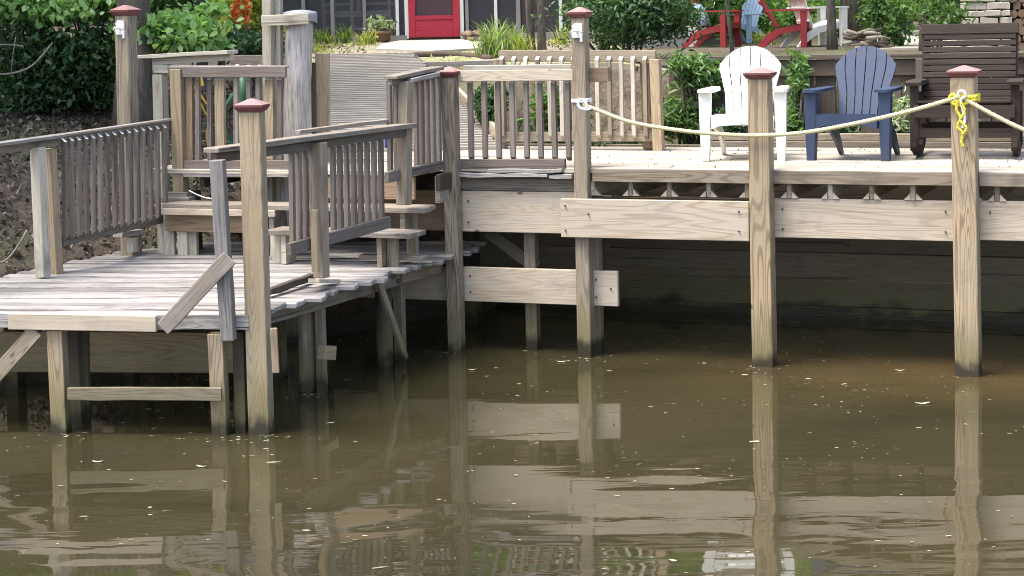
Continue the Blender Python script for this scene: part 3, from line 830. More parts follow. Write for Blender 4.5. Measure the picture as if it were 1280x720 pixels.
# upper left railing
UL = DK(-.33)
ru = railing('upper_railing', dk(-2.4, -.33, DZ), 'brown grey railing at the left end of the upper deck, hose behind it')
rb(ru, UL, NF, 'post', 226, 241, 222, 86, .10, .095, W_TAN, off=.02)
rb(ru, UL, NF, 'foot_block', 208, 243, 237, 243, .045, .10, W_GREY, off=.03)
rb(ru, UL, NF, 'foot_block', 206, 249, 240, 249, .04, .12, W_GREY, off=.05)
rb(ru, UL, NF, 'top_rail', 229, 90, 358, 90, .088, .038, W_BAL, off=.03)
rb(ru, UL, NF, 'cap_board', 214, 83.5, 359, 83.5, .018, .09, W_TREAD, off=.0)
rb(ru, UL, NF, 'bottom_rail', 231, 207, 362, 207, .085, .038, W_BAL, off=.03)
rb(ru, UL, NF, 'sill_board', 231, 218.5, 362, 218.5, .035, .06, W_TREAD, off=.05)
for x, wd, m_ in ((237, .06, W_BROWN), (247, .036, W_BAL), (262, .036, W_BAL), (275, .085, W_TAN), (295, .04, W_GREY), (311, .036, W_BAL), (323, .036, W_BAL), (337, .07, W_TAN), (350, .036, W_BAL)):
    rb(ru, UL, NF, 'baluster', x + 1, 204, x, 95, wd, .036, m_, off=-.01, c=0)
# outer handrail
OH = DK(.55)
ro = railing('outer_handrail', dk(-2.7, .55, DZ), 'short handrail with thick pale flat top and stubby post beside the bushes')
rb(ro, OH, NF, 'cap_board', 175, 71, 291, 65, .034, .20, W_OLDW, n=4, wob=.003)
rb(ro, OH, NF, 'top_rail', 192, 77, 291, 71, .06, .06, W_OLDW)
rb(ro, OH, NF, 'bracket_block', 195, 86, 213, 86, .075, .09, W_OLDW)
rb(ro, OH, NF, 'post', 204, 255, 200, 93, .10, .10, W_OLDW, off=.01)
rb(ro, OH, NF, 'back_rail', 288, 76, 345, 76, .10, .04, W_BAL, off=-.35)
for x in (296, 310, 324, 338):
    rb(ro, OH, NF, 'baluster', x + 1, 200, x, 80, .036, .036, W_BAL, off=-.32, c=0)
# stair railing
rs = railing('stair_railing', (-.7, 15.4, DZ), 'short grey railing beside the top of the steps, ending at a slender post')
nSR = Vector((SR[1][1] - SR[0][1], -(SR[1][0] - SR[0][0]), 0)).normalized()
rb(rs, SR, nSR, 'cap_board', 488, 97, 547, 85.3, .03, .12, W_GREY, n=3, wob=.003)
rb(rs, SR, nSR, 'second_cap', 512, 101, 547, 92.6, .035, .05, W_TREAD, off=.05)
rb(rs, SR, nSR, 'top_rail', 487, 103, 553, 92, .05, .038, W_BAL, off=-.02)
rb(rs, SR, nSR, 'post', 505, 256, 507, 102, .088, .088, W_POST, off=.03)
rb(rs, SR, nSR, 'bottom_rail', 483, 222, 498, 218, .085, .038, W_BAL, off=.0)
rb(rs, SR, nSR, 'bottom_rail', 513, 214.5, 553, 206, .07, .038, W_BAL, off=.0)
for x in (487, 495, 520, 527, 534, 541, 548):
    rb(rs, SR, nSR, 'baluster', x + 1, 222 - (x - 483) * .22, x - .5, 101 - (x - 487) * .15, .034, .034, W_BAL, off=-.03, c=0)
# front deck railing between the two slender posts
DR = DK(.03)
rf = railing('deck_railing', dk(0, .03, DZ), 'pale topped deck railing between the two slender red capped posts')
rb(rf, DR, NF, 'cap_board', 581, 85, 717, 83.5, .04, .09, W_OLDW, n=3)
rb(rf, DR, NF, 'top_rail', 573, 95, 717, 93.5, .088, .038, W_PALE, off=.03)
rb(rf, DR, NF, 'rail_end', 736, 94, 762, 92.5, .11, .06, W_BROWN, off=-.02)
rb(rf, DR, NF, 'bottom_rail', 575, 204.5, 707, 204, .072, .045, W_BAL, off=.0)
for k in range(8):
    x = 588 + 17.4 * k
    if x < 712: rb(rf, DR, NF, 'baluster', x + 1.5, 201, x - .5, 99, .038, .038, W_BAL, off=-.01, c=0)
# back railing
BR = DK(1.82)
rk = railing('back_railing', dk(.3, 1.82, DZ), 'long pale baluster railing at the back of the deck before the fence')
rb(rk, BR, NF, 'top_rail', 624, 70, 820, 70, .10, .038, W_POST)
rb(rk, BR, NF, 'bottom_rail', 624, 171, 822, 170.5, .085, .038, W_POST)
for k in range(13):
    x = 628 + 14.9 * k
    rb(rk, BR, NF, 'baluster', x + 1, 173, x - 1, 70.5, .034, .034, W_OLDW if k % 3 else W_POST, off=.037, c=0)
rb(rk, BR, NF, 'post', 823.5, 189, 819, 74, .085, .085, W_TAN, off=.02)
rb(rk, BR, NF, 'post', 627, 190, 624, 74, .085, .085, W_POST, off=-.07)
rb(rk, BR, NF, 'post', 811, 186, 807, 78, .085, .085, W_BROWN, off=-.09)

# ------------------------------------------------------------------ steps from the platform to the deck
st = thing('wooden_steps', dk(-1.2, -.7, PZ), 'three weathered wooden steps climbing from the platform to the deck', 'steps')
def ub(px, v_): return uv_of(onp(px, 270, DK(v_)))[0]
def tread(px0, px1, vf, z, depth, mat, ov=0):
    u0, u1 = ub(px0, vf), ub(px1, vf); h_ = depth / 2
    for k in range(2):
        board('tread', dk(u0 + rnd.uniform(-.02, .02), vf + h_ * (k + .5), z - .02), dk(u1 + rnd.uniform(-.02, .03), vf + h_ * (k + .5), z - .02), h_ - .008, .04, mat, st, n=5, wob=.004, seed=k + int(px0))
tread(330, 511, -.98, 1.055, .30, W_GREY)
tread(205, 526, -.67, 1.215, .30, W_GREY)
def riser(px0, px1, v_, z0, z1, mat):
    board('riser', dk(ub(px0, v_), v_, (z0 + z1) / 2), dk(ub(px1, v_), v_, (z0 + z1) / 2), z1 - z0, .036, mat, st, up=NF, n=2)
riser(207, 332, -.60, .985, 1.172, W_BROWN)
riser(205, 345, -.655, 1.125, 1.178, W_PALE)
riser(400, 520, -.38, 1.25, 1.43, W_BROWN)
def gusset(px, v_, z0, z1, wd, mat):
    u = ub(px, v_)
    V_, F_ = prism([(-.16, z0), (.0, z0), (wd, z1), (-.16, z1)], -.02, .02, 'x')
    o = link('bracket', mesh_from('bracket', V_, F_, mat), st)
    o.location = dk(u, v_ + .2, 0) - st.location * 1.0; o.location.z = -st.location.z; o.rotation_euler = (0, 0, -A)
gusset(470, -.98, PZ + .0, 1.012, .05, W_POST); gusset(500, -.67, 1.04, 1.172, .10, W_POST); gusset(545, -.36, 1.22, 1.43, .05, W_GREY)
gusset(350, -.98, PZ + .0, 1.012, .05, W_OLDW); gusset(336, -.67, PZ, 1.172, .05, W_OLDW)
for px, v_, z1 in ((490, -.84, 1.01), (515, -.5, 1.17), (345, -.8, 1.01), (240, -.55, 1.0), (212, -.55, 1.17), (330, -.5, 1.17), (203, -.5, 1.2), (228, -.58, .99)):
    q = dk(ub(px, v_), v_); upright('leg', Vector((q.x, q.y, PZ - .1)), Vector((q.x, q.y, z1)), .09, .04, W_OLDW if px < 350 else W_POST, st, NF)

# ------------------------------------------------------------------ log piling and posts at the walkway entrance
lg = thing('log_piling', (-1.78, 16.35, 0), 'thick split grey log piling with felt cap behind the steps', 'piling')
V_, F_ = [], []
rn = random.Random(4); ns = 22; lev = 26
t0 = atY(374, 18, 16.35); b0 = atY(369, 165, 16.35)
for j in range(lev + 1):
    f = j / lev; zz = -.5 + (t0.z + .5) * f
    cx = b0.x + (t0.x - b0.x) * (zz - b0.z) / (t0.z - b0.z)
    for k in range(ns):
        an = 2 * math.pi * k / ns
        r_ = .128 - .012 * f + .014 * mnoise.noise(Vector((math.cos(an) * 3.5, math.sin(an) * 3.5, zz * .35))) - .012 * max(0, mnoise.noise(Vector((math.cos(an) * 9, math.sin(an) * 9, zz * .25)))) * 1.6
        V_.append((cx + r_ * math.cos(an) - lg.location.x, 16.35 + r_ * math.sin(an) - lg.location.y, zz))
for j in range(lev):
    for k in range(ns): F_.append((j * ns + k, j * ns + (k + 1) % ns, (j + 1) * ns + (k + 1) % ns, (j + 1) * ns + k))
F_.append(tuple(lev * ns + k for k in range(ns)))
lo = link('log', mesh_from('log', [(c_, b_, -a_) for a_, b_, c_ in V_], F_, W_LOG, True), lg); lo.rotation_euler = (0, -math.pi / 2, 0)
tl = Vector((t0.x - lg.location.x, 0, t0.z))
V_, F_ = [], []
for (r_, z_) in ((.142, -.075), (.146, .0), (.138, .02), (.06, .035), (.01, .038)):
    for k in range(ns):
        an = 2 * math.pi * k / ns; rr = r_ * (1 + .05 * math.sin(an * 3))
        V_.append((tl.x + rr * math.cos(an), rr * math.sin(an), tl.z + z_ - (.02 * math.sin(an * 2) if z_ < 0 else 0)))
for j in range(4):
    for k in range(ns): F_.append((j * ns + k, j * ns + (k + 1) % ns, (j + 1) * ns + (k + 1) % ns, (j + 1) * ns + k))
link('felt_cap', mesh_from('felt_cap', V_, F_, M_LEAD, True), lg)
tp = thing('gate_post', (-1.98, 16.25, 0), 'flaking white double post with a short cross board, left of the log', 'post')
board('upright', atY(338, 320, 16.3), atY(335.5, -45, 16.3), .085, .085, W_OLDW, tp, up=NF)
board('upright', atY(350, 320, 16.33), atY(347.5, -45, 16.33), .06, .06, W_OLDW, tp, up=NF)
board('cross_board', atY(327, 26, 16.2), atY(386, 23.5, 16.18), .088, .04, W_OLDW, tp, up=NF)
wp = thing('gate_post', (-1.55, 16.6, 0), 'plain square post right of the log, beside the boardwalk', 'post')
board('upright', atY(405, 330, 16.6), atY(403, 66, 16.6), .118, .10, W_TAN, wp, up=Vector((0, -1, 0)), n=3, wob=.002)
board('side_board', atY(394, 330, 16.5), atY(392, 78, 16.5), .04, .04, W_DARK, wp, up=Vector((0, -1, 0)))

# ------------------------------------------------------------------ boardwalk up to the house
bw = thing('boardwalk', (-1.2, 20, 1.5), 'grey plank boardwalk rising from the deck towards the red door', 'boardwalk')
tag(bw, kind='structure')
y = 17.55; k = 0
while y < 24.2:
    f = (y - 17.5) / 6.7; z = DZ + .01 + (y - 17.5) * .104
    xl = -2.15 - .12 * f; xr = -.10 - 1.08 * f
    board('plank', Vector((xl, y + .06 * f, z + rnd.uniform(-.0015, .0015))), Vector((xr + rnd.uniform(-.02, .02), y, z + rnd.uniform(-.0015, .0015))), .1375, .036, W_WALK, bw, n=4, seed=k % 7, c=0)
    y += .1378; k += 1
for k in range(3):
    x0 = (-2.1, -1.2, -.16)[k]; x1 = (-2.2, -1.7, -1.16)[k]
    board('stringer', Vector((x0, 17.5, DZ - .09)), Vector((x1, 24.2, DZ + .62)), .04, .15, W_DARK, bw)
board('edge_board', Vector((-.06, 17.62, DZ + .06)), Vector((-.62, 21.2, DZ + .40)), .04, .12, W_PALE, bw, n=3)

# ------------------------------------------------------------------ fence behind the deck
fn = thing('retaining_fence', dk(3, FENCE_V, 1.4), 'dark brown board retaining fence with flat cap behind the chairs', 'fence')
u = .55; k = 0
while u < 7.0:
    board('board', dk(u, FENCE_V, 1.3), dk(u, FENCE_V, 2.21), .185, .025, W_FENCE, fn, up=NF, n=2, wob=.002, seed=k % 8); u += .192; k += 1
for (a_, b_) in ((.5, 2.4), (2.41, 4.6), (4.61, 7.0)):
    board('cap_rail', dk(a_, FENCE_V - .02, 2.235), dk(b_, FENCE_V - .02, 2.235), .15, .038, W_FENCE, fn, n=4, wob=.003, seed=int(a_))
    board('rail', dk(a_, FENCE_V - .035, 2.135), dk(b_, FENCE_V - .035, 2.135), .14, .036, W_FENCE, fn, up=NF)
    board('rail', dk(a_, FENCE_V - .035, 1.5), dk(b_, FENCE_V - .035, 1.5), .10, .036, W_FENCE, fn, up=NF)
for px in (862, 1002, 1152, 1290):
    u = uv_of(onp(px, 100, DK(FENCE_V - .1)))[0]
    upright('post', dk(u, FENCE_V - .1, 1.3), dk(u, FENCE_V - .1, 2.212), .09, .085, W_FENCE, fn, NF)

# ------------------------------------------------------------------ chairs
def geo_obj(name, geo, mat, parent, smooth=False):
    return link(name, mesh_from(name, geo[0], geo[1], mat, smooth), parent)
def adirondack(name, loc, rz, mat, label, nsl=6, lean=R(20), sc=1.0, group=None, cushion=None):
    t = thing(name, loc, label, 'chair', group, rz)
    cl, sl = math.cos(lean), math.sin(lean)
    by, bz = .15, .31
    def bp(x, s_, th=0.0): return (x * sc, (by + s_ * sl + th * cl) * sc, (bz + s_ * cl - th * sl) * sc)
    def hw(s_):
        return lerp_tab(s_, [(0, .195), (.22, .205), (.46, .262), (.7, .262)])
    def stop(x): return .635 - .17 * (abs(x) / .262) ** 2.3
    g = .0045
    for i in range(nsl):
        fl, fr_ = -1 + 2 * i / nsl, -1 + 2 * (i + 1) / nsl
        left, right = [], []
        for s_ in (0, .1, .22, .34, .44):
            left.append((fl * hw(s_) + g, s_)); right.append((fr_ * hw(s_) - g, s_))
        xl, xr = fl * .258 + g, fr_ * .258 - g
        arc = [(xl + (xr - xl) * q / 4, stop(xl + (xr - xl) * q / 4)) for q in range(5)]
        poly = left + arc + right[::-1]
        n = len(poly)
        V = [bp(x, s_, 0) for x, s_ in poly] + [bp(x, s_, .022) for x, s_ in poly]
        Fc = [tuple(range(n - 1, -1, -1)), tuple(range(n, 2 * n))] + [(k, (k + 1) % n, (k + 1) % n + n, k + n) for k in range(n)]
        geo_obj('back_slat', (V, Fc), mat, t)
    for s_, hgt in ((.02, .07), (.25, .05), (.42, .05)):
        V = [bp(x, s_ + dz, th) for th in (.0225, .045) for (x, dz) in ((-hw(s_) + .01, 0), (hw(s_) - .01, 0), (hw(s_) - .01, hgt), (-hw(s_) + .01, hgt))]
        geo_obj('back_rail', (V, [(3, 2, 1, 0), (4, 5, 6, 7)] + [(k, (k + 1) % 4, (k + 1) % 4 + 4, k + 4) for k in range(4)]), mat, t)
    for s_ in (-1, 1):
        pl_ = [(.225, -.33), (.255, -.365), (.335, -.365), (.36, -.335), (.355, -.12), (.33, .2), (.315, .30), (.255, .30), (.225, .1)]
        pl_ = [(x * s_ * sc, y_ * sc) for x, y_ in pl_]
        if s_ < 0: pl_ = pl_[::-1]
        geo_obj('arm', prism(pl_, .553 * sc, .577 * sc, 'z'), mat, t)
        lp = [(.275, 0), (.335, 0), (.345, .25), (.352, .552), (.255, .552), (.258, .40), (.262, .25)]
        lp = [(x * s_ * sc, z_ * sc) for x, z_ in lp]
        if s_ < 0: lp = lp[::-1]
        geo_obj('front_leg', prism(lp, -.325 * sc, -.235 * sc, 'y'), mat, t)
        rp = [(-.32, .27), (-.32, .36), (.12, .29), (.30, .20), (.46, .0), (.38, .0), (.22, .12), (.08, .2)]
        rp = [(y_ * sc, z_ * sc) for y_, z_ in rp]
        x0, x1 = (.225, .252) if s_ > 0 else (-.252, -.225)
        geo_obj('rear_leg', prism(rp, x0 * sc, x1 * sc, 'x'), mat, t)
    for k in range(6):
        y0 = -.33 + k * .085; z0 = .382 - k * .018
        V, Fc = prism([(y0, z0), (y0 + .078, z0 - .0165), (y0 + .078, z0 - .0365), (y0, z0 - .02)][::-1], -.222, .222, 'x')
        geo_obj('seat_slat', ([(a * sc, b * sc, c * sc) for a, b, c in V], Fc), mat, t)
    ap = [(-.25, .375), (.25, .375), (.25, .26), (.19, .285), (0, .30), (-.19, .285), (-.25, .26)]
    geo_obj('front_apron', prism([(x * sc, z_ * sc) for x, z_ in ap], -.357 * sc, -.335 * sc, 'y'), mat, t)
    if cushion:
        V, Fc = [], []
        for a, sa in ((0, .0), (1, .05), (2, .08), (3, .05), (4, 0)):
            pass
        rows = 7; cols = 7
        for side in (0, 1):
            for j in range(rows):
                for i in range(cols):
                    x = (-1 + 2 * i / (cols - 1)); q = (-1 + 2 * j / (rows - 1))
                    puff = .055 * (1 - x ** 4) * (1 - q ** 4)
                    V.append(bp(x * .2, .21 + q * .19, -.03 - (puff if side == 0 else -puff * .35)))
        for side in (0, 1):
            o_ = side * rows * cols
            for j in range(rows - 1):
                for i in range(cols - 1):
                    f_ = (o_ + j * cols + i, o_ + j * cols + i + 1, o_ + (j + 1) * cols + i + 1, o_ + (j + 1) * cols + i)
                    Fc.append(f_ if side == 0 else f_[::-1])
        geo_obj('cushion', (V, Fc), cushion, t, True)
    return t
def on_deck(px, py): return atZ(px, py, DZ + .004)
def place_chair(pxl, pxr, py, rz, **k):
    m_ = on_deck((pxl + pxr) / 2, py)
    off = Matrix.Rotation(rz, 3, 'Z') @ Vector((0, .28, 0))
    return adirondack(loc=m_ + off, rz=rz, **k)
place_chair(886, 973, 201, -R(13), name='adirondack_chair', mat=M_WHITE, label='white plastic slat back garden chair on the deck', sc=.985)
place_chair(1019, 1102, 201, -R(24), name='adirondack_chair', mat=M_BLUE, label='slate blue plastic slat back garden chair on the deck', sc=.97)

def rocker(loc, rz, mat, label):
    t = thing('rocking_chair', loc, label, 'rocking chair', rz=rz)
    def b3(n_, a, b, w_, t_, up=(0, 0, 1)): return board(n_, Vector(a), Vector(b), w_, t_, mat, t, up=Vector(up), local=True)
    W2 = .385
    ln = R(13)
    def bk(x, s_, o=0): return Vector((x, .20 + s_ * math.sin(ln) + o * math.cos(ln), .36 + s_ * math.cos(ln) - o * math.sin(ln)))
    nb = Vector((0, -math.cos(ln), math.sin(ln)))
    for s_ in (-1, 1):
        b3('back_post', bk(s_ * (W2 - .035), -.12, .03), bk(s_ * (W2 - .035), .66, .03), .06, .035, nb)
        b3('front_leg', (s_ * W2, -.30, .06), (s_ * W2, -.30, .575), .065, .05, (0, -1, 0))
        b3('rear_leg', (s_ * W2, .24, .06), (s_ * W2, .24, .50), .06, .05, (0, -1, 0))
        pa = [(-.38, .575), (.34, .565), (.34, .60), (-.36, .612), (-.385, .60)]
        x0, x1 = sorted((s_ * (W2 - .06), s_ * (W2 + .06)))
        geo_obj('arm', prism(pa, x0, x1, 'x'), mat, t)
        top, bot = [], []
        for k in range(11):
            y_ = -.42 + .92 * k / 10; z_ = .0 + .14 * ((y_ - .0) / .5) ** 2
            top.append((y_, z_ + .085)); bot.append((y_, z_))
        x0, x1 = sorted((s_ * (W2 - .025), s_ * (W2 + .02)))
        geo_obj('rocker_runner', prism(bot + top[::-1], x0, x1, 'x'), mat, t)
        b3('seat_side', (s_ * (W2 - .05), -.32, .385), (s_ * (W2 - .05), .24, .335), .035, .09)
    for k in range(11):
        b3('back_slat', bk(-W2 + .02, .07 + k * .052), bk(W2 - .02, .07 + k * .052), .044, .02, nb)
    b3('top_rail', bk(-W2 - .0, .655, .0), bk(W2 + .0, .655, 0), .085, .03, nb)
    for k in range(7):
        y_ = -.33 + k * .08
        b3('seat_slat', (-W2 + .03, y_, .445 - k * .009), (W2 - .03, y_, .445 - k * .009), .072, .02)
    b3('front_apron', (-W2, -.345, .37), (W2, -.345, .37), .10, .03, (0, -1, 0))
    b3('stretcher', (-W2, -.30, .20), (W2, -.30, .20), .075, .03, (0, -1, 0))
    b3('stretcher', (-W2, .24, .22), (W2, .24, .22), .07, .03, (0, -1, 0))
    return t
m_ = on_deck(1206, 198)
rocker(m_ + Matrix.Rotation(-R(17), 3, 'Z') @ Vector((0, .30, 0)), -R(17), W_BENCH, 'wide dark brown slatted wooden rocking chair on the deck')

# ------------------------------------------------------------------ ropes
def spline(P, n):
    P = [Vector(p) for p in P]; out = []
    for i in range(len(P) - 1):
        p0, p1, p2, p3 = P[max(i - 1, 0)], P[i], P[i + 1], P[min(i + 2, len(P) - 1)]
        for k in range(n):
            t_ = k / n
            out.append(.5 * ((2 * p1) + (p2 - p0) * t_ + (2 * p0 - 5 * p1 + 4 * p2 - p3) * t_ ** 2 + (3 * p1 - p0 - 3 * p2 + p3) * t_ ** 3))
    out.append(P[-1]); return out
def resample(P, step):
    L = [0.0]
    for a_, b_ in zip(P, P[1:]): L.append(L[-1] + (b_ - a_).length)
    n = max(2, int(L[-1] / step)); out = []; j = 0
    for i in range(n + 1):
        d = L[-1] * i / n
        while j < len(L) - 2 and L[j + 1] < d: j += 1
        f_ = (d - L[j]) / max(1e-9, L[j + 1] - L[j]); out.append(P[j].lerp(P[j + 1], f_))
    return out
def rope_geo(P, r_, pitch=.055, step=.007, strands=3):
    P = resample(P, step); geos = []
    for s_ in range(strands):
        Q = []
        for i, p in enumerate(P):
            t_ = (P[min(i + 1, len(P) - 1)] - P[max(i - 1, 0)]).normalized()
            a_ = ZD.cross(t_); a_ = a_.normalized() if a_.length > .05 else Vector((1, 0, 0)); b_ = t_.cross(a_)
            an = 2 * math.pi * (i * step / pitch + s_ / strands)
            Q.append(p + (a_ * math.cos(an) + b_ * math.sin(an)) * r_ * .52)
        geos.append(tubegeo(Q, r_ * .56, 5))
    return join(*geos)
def coil(c, rad, r_, turns, h_, wob=.004, seed=1, sq=.0):
    rn_ = random.Random(seed); P = []
    for k in range(int(turns * 16) + 1):
        an = 2 * math.pi * k / 16; rr = rad / max(abs(math.cos(an + .0)), abs(math.sin(an + .0))) ** sq
        P.append(Vector(c) + (UD * math.cos(an) + VD * math.sin(an)) * rr + ZD * (h_ * k / (turns * 16) + rn_.uniform(-wob, wob)))
    return P
RP = DK(-.165)
rp = thing('dock_rope', onp(955, 169, RP), 'pale yellow twisted rope sagging between the tall post and the tan post', 'rope')
px = [(729, 131), (748, 138), (790, 153), (850, 163), (905, 168), (955, 169), (1010, 165), (1080, 152), (1140, 138), (1196, 122)]
geo = rope_geo(spline([onp(x, y, RP) for x, y in px], 12), .016)
o_ = wpos(rp); geo_obj('strand', ([v - o_ for v in geo[0]], geo[1]), M_ROPE, rp, True)
pc = onp(727, 128, DK(-.003)); geo = rope_geo(coil(pc, .066, .011, 2.4, .030, sq=.5), .011)
geo_obj('loop', ([v - o_ for v in geo[0]], geo[1]), M_GALV, rp, True)
geo = rope_geo(spline([onp(x, y, DK(-.19)) for x, y in ((722, 127), (726, 136), (734, 133), (728, 124), (722, 131), (731, 137), (740, 135))], 8), .010)
geo_obj('knot', ([v - o_ for v in geo[0]], geo[1]), M_GALV, rp, True)
rp2 = thing('dock_rope', onp(1250, 149, RP), 'short rope running right from the tan post out of view', 'rope')
geo = rope_geo(spline([onp(x, y, RP) for x, y in ((1206, 124), (1222, 133), (1250, 148), (1280, 162), (1330, 181), (1400, 200))], 10), .016)
o_ = wpos(rp2); geo_obj('strand', ([v - o_ for v in geo[0]], geo[1]), M_ROPE, rp2, True)
rp3 = thing('tie_line', onp(1205, 124, RP), 'bright yellow tie line knotted round the tan post with hanging tail', 'rope')
o_ = wpos(rp3)
pc = onp(1206, 126, DK(-.05)); geo = rope_geo(coil(pc, .094, .013, 3.3, .045, .008, 5, sq=.75), .013)
geo_obj('loop', ([v - o_ for v in geo[0]], geo[1]), M_ROPEY, rp3, True)
for k, pts_ in enumerate((((1186, 124), (1191, 118), (1198, 126), (1204, 119), (1210, 127), (1200, 131), (1190, 128), (1212, 121)),
                          ((1197, 126), (1196, 138), (1201, 148), (1197, 158), (1203, 166), (1202, 176), (1204, 184)),
                          ((1201, 128), (1206, 140), (1200, 150), (1208, 160), (1203, 168)))):
    geo = rope_geo(spline([onp(x, y, DK(-.165 - .012 * k)) for x, y in pts_], 8), .0115 if k else .014)
    geo_obj('tail' if k else 'knot', ([v - o_ for v in geo[0]], geo[1]), M_ROPEY, rp3, True)
geo = rope_geo(spline([onp(x, y, DK(-.185)) for x, y in ((1196, 122), (1199, 115), (1204, 114), (1207, 120), (1201, 126), (1206, 148), (1203, 160))], 8), .011)
geo_obj('white_lashing', ([v - o_ for v in geo[0]], geo[1]), M_GALV, rp3, True)

# ------------------------------------------------------------------ odds and ends behind the upper railing
hs = thing('garden_hose', dk(-2.35, .1, DZ), 'coiled green hose hanging behind the upper railing', 'hose')
P = []
for k in range(90):
    an = 2 * math.pi * k / 18; rr = .13 + .012 * math.sin(k * 1.7)
    P.append(atY(300, 150, 16.5) + Vector((math.cos(an) * rr, .02 * (k / 18) - .05, math.sin(an) * rr * 1.75)))
tube('coil', P, .011, M_GREENPL, hs, 7)
tube('feed_pipe', [atY(303, 95, 16.45), atY(304, 120, 16.45), atY(301, 150, 16.45), atY(303, 200, 16.45)], .035, M_GREENPL, hs, 8)
yl = thing('yellow_cord', dk(-2.5, .0, DZ), 'yellow extension cord with plug looped behind the upper railing', 'cord')
tube('cord', spline([atY(x, y, 16.35) for x, y in ((241, 96), (242, 108), (250, 118), (258, 130), (252, 122), (246, 118), (256, 140), (262, 150), (258, 170), (264, 198))], 6), .008, M_YELLOW, yl, 6)
board('plug', atY(249, 97, 16.36), atY(252, 108, 16.36), .045, .04, M_YELLOW, yl, up=Vector((0, -1, 0)))
bl = thing('hanging_cloth', dk(-.9, .2, DZ), 'small navy blue cloth hanging behind the stair railing', 'cloth')
V_, F_ = [], []
for side in (0, 1):
    for j in range(6):
        for i in range(5):
            p = atY(480.5 + 7 * i / 4, 168 + 17 * j / 5, 15.75); p.y += .01 * math.sin(i * 2.2 + j * .4) + (.012 if side else 0)
            V_.append(p - bl.location)
for side in (0, 1):
    for j in range(5):
        for i in range(4):
            q = (side * 30 + j * 5 + i, side * 30 + j * 5 + i + 1, side * 30 + (j + 1) * 5 + i + 1, side * 30 + (j + 1) * 5 + i); F_.append(q if side else q[::-1])
geo_obj('fabric', (V_, F_), M_NAVY, bl, True)
tube('line', spline([atY(x, y, 16.0) for x, y in ((236, 238), (248, 244), (262, 248), (285, 248))], 5), .006, M_GALV, ru, 5, kind=None)

# ------------------------------------------------------------------ house with screened porch
HY = 32.0
hb = atY(540, 48, HY); HZ = hb.z
house = thing('porch_house', (hb.x, HY, HZ), 'screened porch house with red door behind the yard', 'house')
def hx(px): return atY(px, 30, HY).x
def hbox(name, x0, x1, y0, y1, z0, z1, mat, par=None):
    p_ = house if par is None else par
    return board(name, Vector((x0, (y0 + y1) / 2, (z0 + z1) / 2)), Vector((x1, (y0 + y1) / 2, (z0 + z1) / 2)), y1 - y0, z1 - z0, mat, p_, c=0)
XL, XR = hx(300), hx(860)
hbox('sill', XL, hx(508), HY - .05, HY + .1, HZ - .25, HZ + .06, M_TRIMG)
hbox('sill', hx(578), XR, HY - .05, HY + .1, HZ - .25, HZ + .06, M_TRIMG)
hbox('header', XL, XR, HY - .06, HY + .12, HZ + 2.15, HZ + 2.5, M_TRIM)
mull = [(300, .12, 1), (345, .06, 0), (380, .06, 0), (416, .06, 0), (456, .05, 0), (497, .05, 1), (508.5, .06, 1), (577.5, .06, 1), (584, .05, 0), (620, .05, 1), (648, .07, 0), (701, .055, 1), (742, .06, 0), (790, .06, 0), (858, .12, 1)]
for p_, w_, wh in mull:
    x = hx(p_); board('mullion', Vector((x, HY, HZ + .06 if not 507 < p_ < 579 else HZ)), Vector((x, HY, HZ + 2.15)), w_, .07, M_TRIM if wh else M_TRIMG, house, up=Vector((0, -1, 0)), c=0)
for (p0_, w0, _), (p1_, w1, _) in zip(mull, mull[1:]):
    if p0_ in (508.5,): continue
    hbox('screen', hx(p0_) + w0 / 2, hx(p1_) - w1 / 2, HY + .01, HY + .016, HZ + .06, HZ + 2.15, M_SCREEN)
dx0, dx1 = hx(511), hx(575)
dr = link('door', boxmesh(.11, .05, 2.12, M_DOOR, 0), house); dr.location = Vector((dx0 + .055, HY - .03, HZ + 1.08)) - house.location
def dpart(name, x0, x1, z0, z1, y0, y1, mat):
    me = boxmesh(x1 - x0, y1 - y0, z1 - z0, mat, .004 if mat is M_DOOR else 0)
    o = link(name, me, dr); o.location = Vector(((x0 + x1) / 2, (y0 + y1) / 2, (z0 + z1) / 2)) - house.location - dr.location; return o
dpart('stile', dx1 - .11, dx1, HZ + .02, HZ + 2.14, HY - .055, HY - .005, M_DOOR)
dpart('bottom_rail', dx0 + .111, dx1 - .111, HZ + .02, HZ + .13, HY - .055, HY - .005, M_DOOR)
dpart('panel', dx0 + .111, dx1 - .111, HZ + .131, HZ + .30, HY - .045, HY - .015, M_DOOR)
dpart('mid_rail', dx0 + .111, dx1 - .111, HZ + .301, HZ + .37, HY - .06, HY - .005, M_DOOR)
dpart('top_rail', dx0 + .111, dx1 - .111, HZ + 2.0, HZ + 2.14, HY - .055, HY - .005, M_DOOR)
dpart('screen', dx0 + .111, dx1 - .111, HZ + .371, HZ + 2.0, HY - .03, HY - .026, M_SCREEN)
dpart('inner_door', dx0 + .02, dx1 - .02, HZ + .05, HZ + 2.1, HY + .10, HY + .14, M_DOOR)
hbox('porch_floor', XL, XR, HY + .1, HY + 3.2, HZ - .25, HZ + .03, M_TRIMG)
hbox('back_wall', XL, XR, HY + 3.2, HY + 3.4, HZ - .25, HZ + 3.2, M_SIDE)
hbox('side_wall', XL - .15, XL, HY - .05, HY + 8, HZ - .25, HZ + 2.5, M_TRIM)
hbox('side_wall', XR, XR + .15, HY - .05, HY + 8, HZ - .25, HZ + 2.5, M_TRIM)
hbox('porch_ceiling', XL, XR, HY + .12, HY + 3.2, HZ + 2.45, HZ + 2.55, M_SIDE)
